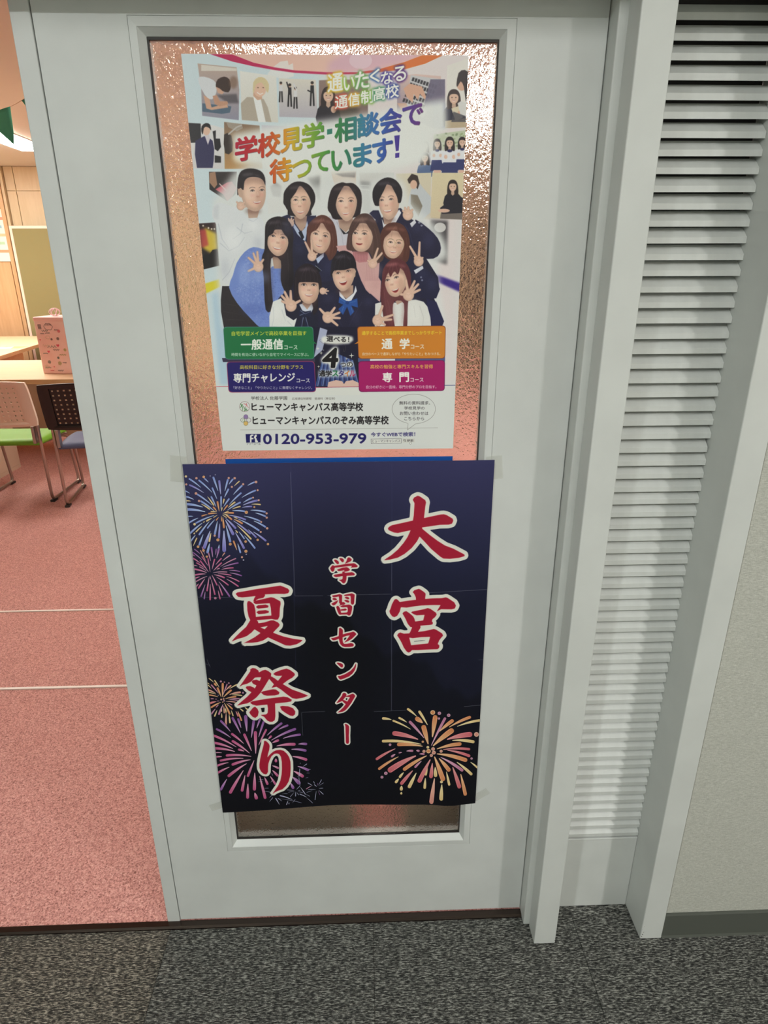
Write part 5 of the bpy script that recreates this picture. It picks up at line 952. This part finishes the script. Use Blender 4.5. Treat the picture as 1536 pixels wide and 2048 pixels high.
    c.poly(nums("1120,1480 1180,1500 1240,1490 1235,1560 1180,1540 1230,1680 1190,1690 1165,1560 1140,1690 1110,1680 1150,1540 1115,1550"), (30, 34, 64), 1, 1); strands("1130,1490 1180,1525 1235,1500|1160,1560 1140,1680|1185,1560 1215,1670|1125,1540 1170,1520", (190, 200, 230), 5, .8)
    hand(1035, 1440, 62, ((940, 1340), (970, 1300), (1030, 1290), (1125, 1390), (945, 1395)))
    # 10 centre student, short black hair
    c.poly(nums(q_("-20,1330 190,1290 280,1380 380,1290 520,1320 592,1385 605,1500 560,1700 -20,1700")), (36, 34, 60), 1, 1)
    skin(nums(q_("200,1250 340,1230 340,1310 270,1370 210,1320")), 1, .84); c.poly(nums(q_("195,1290 265,1375 345,1310 365,1235 378,1290 320,1390 260,1400 200,1340")), (234, 234, 240))
    hair(q_("110,1110 122,980 180,900 255,878 330,918 368,1000 370,1120 340,1150 140,1150"), (34, 28, 36), (70, 62, 74))
    skin(nums(q_("335,1090 365,1080 362,1140 340,1160")), 1, .9)
    face(q_("122,1070 138,1185 180,1262 240,1293 310,1242 350,1150 352,1060 130,1060"), ((186 + Q, 1108), (290 + Q, 1086)), (236 + Q, 1190, 88), open_=True, wide=22)
    hair(q_("110,1110 122,980 182,900 255,878 332,918 368,1000 368,1085 345,1050 250,1075 150,1080 125,1120"), (34, 28, 36)); strands(q_("240,910 200,990 190,1070") + '|' + q_("250,905 255,990 250,1070") + '|' + q_("260,905 310,980 320,1050") + '|' + q_("225,910 160,990 145,1070"), (84, 76, 92), 4, .5)
    c.poly(nums(q_("198,1350 285,1400 382,1365 388,1460 320,1440 352,1500 310,1545 278,1450 235,1535 188,1475 238,1430 190,1410")), (44, 84, 160), 1, 1); strands(q_("205,1370 280,1420 375,1390") + '|' + q_("240,1450 225,1510") + '|' + q_("320,1460 335,1520"), (110, 160, 220), 5, .7); c.ell(280 + Q, 1410, 20, 18, (36, 66, 130)); strands(q_("150,1420 200,1600 250,1690") + '|' + q_("430,1400 340,1560 280,1690"), (62, 60, 92), 6, .6)
    # 11 girl with long auburn hair, waving
    c.poly(nums(q_("770,1410 850,1390 980,1378 1060,1400 1100,1450 1130,1560 1140,1690 560,1690 565,1420 640,1400")), (230, 229, 224), 1, 1); strands(q_("900,1420 890,1540 880,1680") + '|' + q_("1020,1440 1060,1560 1050,1660") + '|' + q_("960,1440 980,1560"), (188, 186, 182), 8, .5)
    skin(nums(q_("740,1340 850,1310 850,1400 790,1430")), 1, .84)
    hair(q_("635,1180 650,1060 720,975 805,958 885,1010 928,1120 930,1250 900,1420 890,1690 850,1690 860,1420 760,1400 745,1520 765,1690 680,1690 640,1500 618,1320"), (98, 48, 54), (146, 90, 92))
    face(q_("662,1170 680,1270 722,1335 792,1348 852,1290 884,1200 872,1110 800,1050 700,1090"), ((690 + Q, 1180), (782 + Q, 1152)), (768 + Q, 1270, 80), wide=24, open_=True, dark=(60, 36, 34))
    skin(nums(q_("865,1110 900,1095 905,1150 880,1190")), 1, .92)
    hair(q_("635,1180 650,1060 722,975 805,958 885,1010 928,1110 925,1250 895,1290 890,1180 870,1120 830,1040 800,1120 760,1090 720,1150 700,1100 668,1180 660,1260"), (98, 48, 54)); strands(q_("740,1000 700,1090 690,1160") + '|' + q_("755,995 740,1080 735,1150") + '|' + q_("770,995 790,1070 800,1130") + '|' + q_("655,1280 670,1420 710,1640") + '|' + q_("690,1380 720,1500 740,1660") + '|' + q_("870,1430 865,1560 870,1680"), (150, 92, 94), 4, .55)
    hand(905 + Q, 1330, 62, ((880 + Q, 1180), (968 + Q, 1190), (1005 + Q, 1222), (1022 + Q, 1278), (828 + Q, 1325)))
    hand(80 + Q, 1560, 60, ((150 + Q, 1462), (198 + Q, 1512), (202 + Q, 1568), (178 + Q, 1640), (0 + Q, 1475))); hand(590 + Q, 1590, 58, ((640 + Q, 1445), (745 + Q, 1535), (730 + Q, 1582), (665 + Q, 1636), (600 + Q, 1650)))
    hand(1360, 1290, 36, ((1400, 1270), (1418, 1290), (1400, 1320)))
    gloss()
    for x, y, rx, ry, cl_, al in ((1000, 640, 60, 90, (90, 92, 130), .35), (1230, 560, 50, 30, (86, 88, 128), .35), (2330, 640, 80, 40, (84, 84, 124), .35), (2440, 760, 60, 90, (78, 78, 118), .3), (1880, 520, 50, 30, (84, 84, 124), .35), (1120, 860, 60, 40, (80, 80, 120), .35),
                              (1420, 1040, 40, 70, (76, 76, 116), .3), (2480, 1220, 50, 70, (76, 76, 116), .35), (1420, 1360, 60, 30, (84, 84, 124), .35), (1830, 1400, 60, 34, (84, 84, 124), .35), (2380, 1120, 50, 50, (76, 76, 116), .3), (1700, 1560, 40, 80, (70, 70, 108), .3),
                              (1020, 1180, 40, 100, (14, 12, 20), .5), (720, 1150, 90, 60, (176, 196, 240), .35), (560, 1120, 60, 120, (178, 198, 242), .35), (650, 1480, 120, 60, (70, 90, 170), .35), (440, 760, 90, 120, (246, 247, 248), .5), (640, 620, 60, 60, (246, 247, 248), .5), (360, 1060, 40, 100, (178, 184, 196), .4), (700, 800, 40, 60, (168, 174, 188), .4),
                              (2290, 1500, 60, 120, (246, 245, 240), .4), (1920, 1080, 40, 60, (232, 192, 190), .4), (1900, 1230, 40, 40, (176, 120, 122), .3), (880, 1500, 40, 80, (248, 248, 246), .4)):
        c.ell(x, y, rx, ry, cl_, al, 0, 14)
    # ---- between and under the course boxes
    c.at(0, 0, 1); c.poly([(622, 654), (722, 654), (722, 775), (628, 775)], (28, 26, 50)); c.poly([(628, 715), (640, 655), (655, 660), (645, 700)], (176, 182, 210), 1, 1)
    for i in range(26):
        x = 632 + i * 3.4; c.line([(x + (676 - x) * .3, 708 + abs(i - 13)), (x, 772)], 2.6, ((70, 96, 168), (120, 146, 206), (44, 56, 116))[i % 3], .8)
    c.poly([(444, 716), (630, 716), (630, 724), (446, 724)], (60, 54, 80)); c.poly([(716, 716), (890, 714), (890, 723), (716, 724)], (80, 92, 140)); c.poly([(740, 716), (790, 716), (790, 722), (740, 722)], (226, 226, 228))
    c.poly([(655, 774), (657, 764), (672, 760), (684, 762), (688, 768), (692, 762), (706, 760), (718, 766), (718, 775)], (226, 190, 176), 1, 1)
    c.poly([(630, 774), (720, 774), (720, 790), (630, 790)], (226, 228, 222))
    sl = (slice(40, 1180), slice(0, 1160)); c.img[sl] = box_blur(c.img[sl].astype(np.float64), 1) * .55 + c.img[sl] * .45 + np.random.default_rng(3).normal(0, .012, (1140, 1160, 1))
    # ---- headline
    STOP = [(.16, (186, 28, 62)), (.235, (196, 44, 44)), (.30, (214, 100, 36)), (.36, (226, 176, 40)), (.42, (150, 180, 52)), (.50, (70, 150, 60)), (.56, (44, 124, 84)), (.62, (52, 130, 160)), (.68, (52, 106, 184)), (.73, (48, 64, 156)), (.78, (78, 46, 146)), (.86, (116, 36, 116))]
    def rain(X_, Y_):
        xs = np.array([a for a, _ in STOP]); cs = np.array([b for _, b in STOP]) / 255.; return np.stack([np.interp(X_ + .06 * (Y_ - .2), xs, cs[:, i]) for i in range(3)], -1)
    def word(ch, x0, y0, x1, y1, col=rain, slope=.18, off=.035, glow=None, shadow=True, gr=6):
        w_ = x1 - x0; dy = -slope * w_; h_ = (y1 - y0) + dy
        if glow: c.tx(ch, x0, y0 - dy, x1, h_, glow, off, dy, 0, gr, .95)
        if shadow: c.tx(ch, x0 + 3, y0 - dy + 4, x1 + 3, h_, (60, 50, 60), off, dy, 0, 0, .7)
        c.tx(ch, x0, y0 - dy, x1, h_, col, off, dy)
    c.at(340, 90, 4.8); Bx = 1440
    for ch, a in (('学', (630, 865, 835, 1120)), ('校', (845, 825, 1055, 1085)), ('見', (1065, 785, 1265, 1035)), ('学', (1270, 735, 1475, 995)), ('相', (Bx + 145, 680, Bx + 345, 940)), ('談', (Bx + 360, 635, Bx + 565, 890)), ('会', (Bx + 575, 595, Bx + 780, 860)), ('で', (Bx + 795, 562, Bx + 985, 790)),
                  ('待', (960, 1075, 1165, 1330)), ('つ', (1172, 1095, 1355, 1285)), ('て', (1362, 1015, 1530, 1230)), ('い', (Bx + 112, 992, Bx + 297, 1212)), ('ま', (Bx + 322, 935, Bx + 492, 1175)), ('す', (Bx + 505, 890, Bx + 692, 1140))):
        word(ch, *a)
    c.poly([(Bx + 68, 812), (Bx + 118, 802), (Bx + 118, 852), (Bx + 68, 862)], (50, 130, 110)); c.poly([(Bx + 713, 872), (Bx + 765, 866), (Bx + 755, 1015), (Bx + 728, 1020)], (70, 48, 150)); c.poly([(Bx + 722, 1040), (Bx + 762, 1034), (Bx + 760, 1080), (Bx + 722, 1086)], (70, 48, 150))
    GL = [(226, 190, 60), (150, 196, 70), (110, 170, 90), (70, 110, 170), (74, 60, 150), (86, 40, 120)]
    for i, (ch, a) in enumerate((('通', (75, 265, 220, 455)), ('い', (228, 300, 332, 440)), ('た', (340, 245, 470, 425)), ('く', (480, 228, 575, 368)), ('な', (585, 245, 702, 385)), ('る', (702, 198, 825, 355)))):
        word(ch, a[0] + Bx, a[1], a[2] + Bx, a[3], (244, 244, 236), .15, .03, GL[i], False)
    GL = [(210, 84, 60), (226, 176, 60), (130, 180, 70), (80, 150, 110), (60, 80, 160)]
    for i, (ch, a) in enumerate((('通', (145, 478, 265, 615)), ('信', (272, 455, 382, 590)), ('制', (393, 428, 510, 570)), ('高', (514, 400, 626, 538)), ('校', (632, 370, 755, 515)))):
        word(ch, a[0] + Bx, a[1], a[2] + Bx, a[3], (244, 244, 236), .15, .03, GL[i], False)
    # ---- course boxes
    def box(q, col, edge):
        (a, b), (d, e), (f, g), (h, i) = q
        def rr(m):
            P = np.array(q, float); ce = P.mean(0); P = ce + (P - ce) * (1 + m / np.abs(P - ce).max(0)); out = []
            for k in range(4):
                p, pr, nx = P[k], P[k - 1], P[(k + 1) % 4]; u1, u2 = (pr - p) / np.linalg.norm(pr - p), (nx - p) / np.linalg.norm(nx - p)
                for t in np.linspace(0, 1, 6): out.append((p + u1 * 40) * (1 - t) ** 2 + p * 2 * t * (1 - t) + (p + u2 * 40) * t * t)
            return out
        c.poly(rr(7), edge); c.poly(rr(0), col)
    Y1 = (236, 226, 70); W1 = (244, 244, 236)
    c.at(410, 640, 5.69)
    box([(213, 84), (1225, 82), (1240, 438), (238, 442)], (30, 116, 68), (70, 130, 120)); c.poly(nums("1225,230 1275,275 1225,262"), (30, 116, 68))
    c.tx('自宅学習メインで高校卒業を目指す', 305, 128, 1155, 50, Y1, .022, -4); c.tx('一般通信', 410, 222, 888, 118, W1, .035, -8); c.tx('コース', 903, 290, 1052, 44, W1, .03); c.tx('時間を有効に使いながら自宅でマイペースに学ぶ。', 303, 374, 1180, 38, W1, .012)
    box([(252, 482), (1240, 474), (1258, 812), (275, 818)], (36, 28, 104), (150, 60, 100))
    c.tx('高校科目に好きな分野をプラス', 398, 514, 1118, 46, Y1, .022, -2); c.tx('専門チャレンジ', 327, 608, 1022, 104, W1, .035, -10); c.tx('コース', 1043, 668, 1192, 42, W1, .03); c.tx('「好きなこと」「やりたいこと」に無理なくチャレンジ。', 325, 752, 1218, 36, W1, .012)
    c.at(660, 640, 5.69)
    box([(315, 80), (1310, 70), (1304, 432), (330, 436)], (214, 134, 46), (150, 80, 50)); c.poly(nums("275,275 330,235 330,262"), (214, 134, 46))
    c.tx('通学することで高校卒業までしっかりサポート', 363, 126, 1270, 46, (240, 226, 60), .018, -6); c.tx('通', 590, 218, 708, 112, W1, .04, -4); c.tx('学', 795, 214, 903, 114, W1, .04, -4); c.tx('コース', 920, 282, 1070, 44, W1, .03); c.tx('自分のペースで通学しながら「やりたいこと」をみつける。', 370, 368, 1255, 36, W1, .01, -2)
    box([(328, 474), (1302, 462), (1298, 800), (335, 812)], (170, 24, 104), (120, 30, 90))
    c.tx('高校の勉強と専門スキルを習得', 460, 508, 1170, 46, (240, 214, 90), .02, -2); c.tx('専', 600, 600, 705, 106, W1, .04, -2); c.tx('門', 792, 598, 896, 106, W1, .04, -2); c.tx('コース', 915, 660, 1063, 42, W1, .03); c.tx('自分の好きに一直線。専門分野のプロを目指す。', 412, 744, 1210, 36, W1, .01, -2)
    # ---- centre badge
    BK = (24, 20, 24)
    c.at(410, 640, 5.69)
    c.poly(nums("1320,215 1340,190 1420,170 1500,170 1560,172 1620,175 1680,190 1690,230 1640,270 1500,280 1400,275 1335,255"), (236, 236, 230), .96, 1, 4)
    c.tx('選べる！', 1385, 182, 1640, 62, BK, .03, 10)
    c.line(smooth(nums("1322,215 1325,250 1360,268 1500,272 1570,270 1600,300 1590,360 1575,350 1590,300 1640,270 1680,235"), 2)[:-6], 3, (110, 100, 90), .8)
    for g_, cl_ in ((9, (232, 232, 226)), (0, BK)): c.tx('4', 1345, 325, 1510, 212, cl_, .045, 0, .10, g_)
    for ch, x0, x1, y0, h_, cl_ in (('つ', 1540, 1605, 490, 42, BK), ('の', 1615, 1680, 480, 52, BK)): c.tx(ch, x0, y0, x1, h_, (232, 232, 226), .03, 0, 0, 5); c.tx(ch, x0, y0, x1, h_, cl_, .03)
    c.poly(nums("1290,575 1700,570 1710,640 1295,650"), (232, 234, 232), .85, 0, 6)
    for ch, x0, x1, cl_ in (('通', 1298, 1368, BK), ('学', 1372, 1442, BK), ('ス', 1450, 1515, (30, 116, 68)), ('タ', 1522, 1580, (40, 30, 110)), ('イ', 1590, 1640, (214, 120, 40)), ('ル', 1648, 1712, (180, 30, 90))): c.tx(ch, x0, 576, x1, 64, cl_, .035)
    for x, y, r in ((1322, 375, 26), (1350, 342, 10), (1293, 530, 20), (1668, 405, 34), (1612, 440, 20), (1285, 325, 24)): c.poly([(x, y - r), (x + r * .16, y - r * .16), (x + r, y), (x + r * .16, y + r * .16), (x, y + r), (x - r * .16, y + r * .16), (x - r, y), (x - r * .16, y - r * .16)], (240, 240, 226), .9)
    # ---- footer
    c.line(nums("128,757 270,755"), 6, (196, 60, 80)); c.line(nums("1250,768 1760,757"), 6, (170, 50, 90)); c.line(nums("2720,744 2860,742"), 7, (60, 70, 130))
    c.tx('学校法人 佐藤学園', 525, 868, 935, 42, (60, 56, 56), .004, -2); c.tx('広域通信制課程　普通科（単位制）', 990, 880, 1480, 28, (110, 104, 100), .0, -2)
    c.tx('ヒューマンキャンパス高等学校', 532, 940, 1797, 94, BK, .026, 0); c.tx('ヒューマンキャンパスのぞみ高等学校', 545, 1094, 2088, 96, BK, .026, -4)
    c.ring(452, 985, 58, 3, (120, 70, 70)); strands("405,950 430,1000 425,1040|430,960 400,1000|460,1030 450,1000 430,975|445,1035 470,1020 490,1030|475,1030 460,990", (70, 130, 70), 10, .9); strands("440,950 470,965 500,1000|470,945 478,975 455,985", (206, 80, 90), 7, .9)
    for a_, cl_, f_ in ((-90, (150, 124, 176), 1), (0, (170, 120, 150), 0), (90, (226, 190, 110), 1), (180, (150, 170, 110), 0)):
        t = math.radians(a_); cx_, cy_ = 465 + 34 * math.cos(t), 1138 + 38 * math.sin(t); (c.ell(cx_, cy_, 24, 22, cl_) if f_ else None); c.ring(cx_, cy_, 24, 3.5, tuple(v * .6 for v in cl_))
    c.ring(438, 1140, 12, 3, (150, 170, 110)); c.line(nums("400,1250 1560,1238 2650,1226"), 3, (150, 146, 140))
    c.poly(nums("462,1298 635,1296 632,1392 470,1395"), (30, 28, 96)); c.poly(nums("512,1316 525,1304 552,1302 552,1318 532,1320 530,1340 552,1340 552,1356 530,1357 530,1392 512,1393"), (232, 232, 226)); c.poly(nums("568,1304 590,1304 590,1320 578,1340 590,1350 590,1364 606,1380 598,1392 570,1390 568,1350 558,1344 558,1330"), (232, 232, 226)); c.tx('フリーコール', 474, 1399, 632, 20, (50, 46, 60), .01)
    c.tx('0120-953-979', 665, 1298, 1832, 112, (34, 28, 100), .036, -8)
    c.at(660, 640, 5.69)
    c.tx('今すぐWEBで検索！', 465, 1278, 968, 48, (40, 34, 104), .026, -4); c.poly(nums("465,1352 812,1345 812,1402 467,1408"), (110, 106, 110)); c.poly(nums("469,1356 808,1349 808,1398 471,1404"), (228, 229, 224)); c.tx('ヒューマンキャンパス', 480, 1362, 798, 32, (90, 86, 90), .002, -4)
    c.poly(nums("825,1348 965,1345 965,1390 828,1396"), (218, 218, 212)); c.ring(847, 1366, 10, 4, (60, 56, 60)); c.line(nums("853,1374 862,1384"), 5, (60, 56, 60)); c.tx('検索', 875, 1356, 948, 30, (70, 66, 70), .01); c.poly(nums("905,1375 912,1375 914,1390 930,1394 930,1410 910,1412 900,1396"), (240, 240, 236)); c.ring(915, 1400, 12, 2.5, (90, 86, 90))
    t = np.linspace(0, 2 * np.pi, 60); e_ = np.stack([953 + 246 * np.cos(t), 1012 + 168 * np.sin(t)], 1); k = [i for i in range(60) if not (1.32 < t[i] < 1.92)]
    lo = [e_[i] for i in range(60) if t[i] <= 1.42]; hi = [e_[i] for i in range(60) if t[i] >= 1.85]; c.line(lo + [(975, 1180), (880, 1250)], 3.2, (120, 116, 112)); c.line([(880, 1250), (888, 1178)] + hi, 3.2, (120, 116, 112))
    for s_, x0, x1, y0, h_ in (('無料の資料請求、', 788, 1138, 922, 42), ('学校見学の', 845, 1075, 982, 38), ('お問い合わせは', 795, 1118, 1040, 42), ('こちらから', 845, 1070, 1102, 38)): c.tx(s_, x0, y0, x1, h_, (44, 40, 44), .004)
    return c
# ---------------------------------------------------------------- put the sheets up
def printed(name, cv, rough, gain=1.0):
    m = Mat(name, (.8, .8, .8), rough); im = cv.image(name)
    tn = m.n.new('ShaderNodeTexImage'); tn.image = im; tn.interpolation = 'Cubic'; uv = m.n.new('ShaderNodeUVMap'); uv.uv_map = 'UVMap'; m.l.new(uv.outputs[0], tn.inputs[0])
    m.color(m.mix(1.0, tn.outputs[0], (gain, gain, gain), 'MULTIPLY')); m.p.inputs['Specular IOR Level'].default_value = .4
    return m
def sheet_mesh(name, corners, y, m, parent, bulge, cv=None, nx=24, ny=32, bow=None, thick=.0003):
    P = [ray_plane(u, v, y) for u, v in corners]; bm = bmesh.new(); uvl = bm.loops.layers.uv.new('UVMap'); G = []
    Hi = np.linalg.inv(cv.h) if cv is not None else None
    for j in range(ny + 1):
        r_ = []
        for i in range(nx + 1):
            s_, t = i / nx, j / ny
            if Hi is not None:
                q = Hi @ np.array([s_ * cv.W, t * cv.H, 1.0]); p = ray_plane(q[0] / q[2], q[1] / q[2], y)
            else: p = (P[0] * (1 - s_) + P[1] * s_) * (1 - t) + (P[3] * (1 - s_) + P[2] * s_) * t
            z = p[2] + (bow(s_) * max(0, (t - .9) / .1) ** 1.5 if bow else 0)
            r_.append((bm.verts.new((p[0] - P[0][0], -bulge(s_, t), z - P[3][2])), s_, 1 - t))
        G.append(r_)
    for j in range(ny):
        for i in range(nx):
            qd = [G[j + 1][i], G[j + 1][i + 1], G[j][i + 1], G[j][i]]; f = bm.faces.new([a[0] for a in qd]); f.smooth = True
            for lp, a in zip(f.loops, qd): lp[uvl].uv = (a[1], a[2])
    me = bpy.data.meshes.new(name); bm.to_mesh(me); bm.free(); o = link(name, me, m, parent)
    md = o.modifiers.new('s', 'SOLIDIFY'); md.thickness = thick; md.offset = -1; o.modifiers.new('es', 'EDGE_SPLIT').split_angle = .6
    return o, (P[0][0], y, P[3][2])
pv = poster_art(); bv = banner_art()
MP = printed('poster_print', pv, .35, POSTER_GAIN).m; MBN = printed('banner_print', bv, .32, BANNER_GAIN)
MBN.bump(MBN.noise(14, 2, MBN.coord((1, 1, .5))), .0012, .5); MBN = MBN.m
o, loc = sheet_mesh('school_poster', PC, .0142, MP, None, lambda s_, t: .0004 + .0006 * math.sin(s_ * 3) * math.sin(t * 5) ** 2, pv)
o.location = loc; tag(o, 'white school poster with smiling students and rainbow headline, taped inside the door glass', 'poster')
o, loc = sheet_mesh('festival_banner', BC, -.0030, MBN, None, lambda s_, t: .0006 + .0022 * math.sin(s_ * math.pi) * (.35 + .65 * t) + .0007 * math.sin(s_ * 9 + t * 4), bv,
    bow=lambda s_: .0135 * math.exp(-((s_ - .45) / .26) ** 2) - .009 * math.exp(-((s_ - .9) / .06) ** 2) * .7)
o.location = loc; tag(o, 'navy festival banner with red brush lettering and fireworks, taped across the lower door', 'banner')
M_BLUEP = Mat('blue_print', (.010, .085, .36), .35).m
o = MB().box(.2615, .687, -.0002, .0002, 0, .60).build('blue_notice', M_BLUEP); o.location = (0, .0142, .593)
tag(o, 'bright blue sheet on the glass, only its top edge showing above the banner', 'poster')
def tape(u, v, w_, h_, rot, label, y=-.0022):
    p = ray_plane(u, v, y); b = MB(); b.box(-w_ / 2, w_ / 2, -.0001, .0001, -h_ / 2, h_ / 2); o = b.build('tape_piece', M_TAPE); o.location = tuple(p); o.rotation_euler = (0, rot, 0)
    tag(o, label, 'tape', 'clear tape holding the banner')
tape(437, 1611, .040, .018, -.35, 'strip of clear tape at the banner\'s lower left corner'); tape(957, 1592, .052, .019, -.62, 'strip of clear tape at the banner\'s lower right corner')
tape(357, 938, .030, .050, .1, 'strip of clear tape at the banner\'s upper left corner'); tape(989, 935, .030, .045, -.1, 'strip of clear tape at the banner\'s upper right corner')
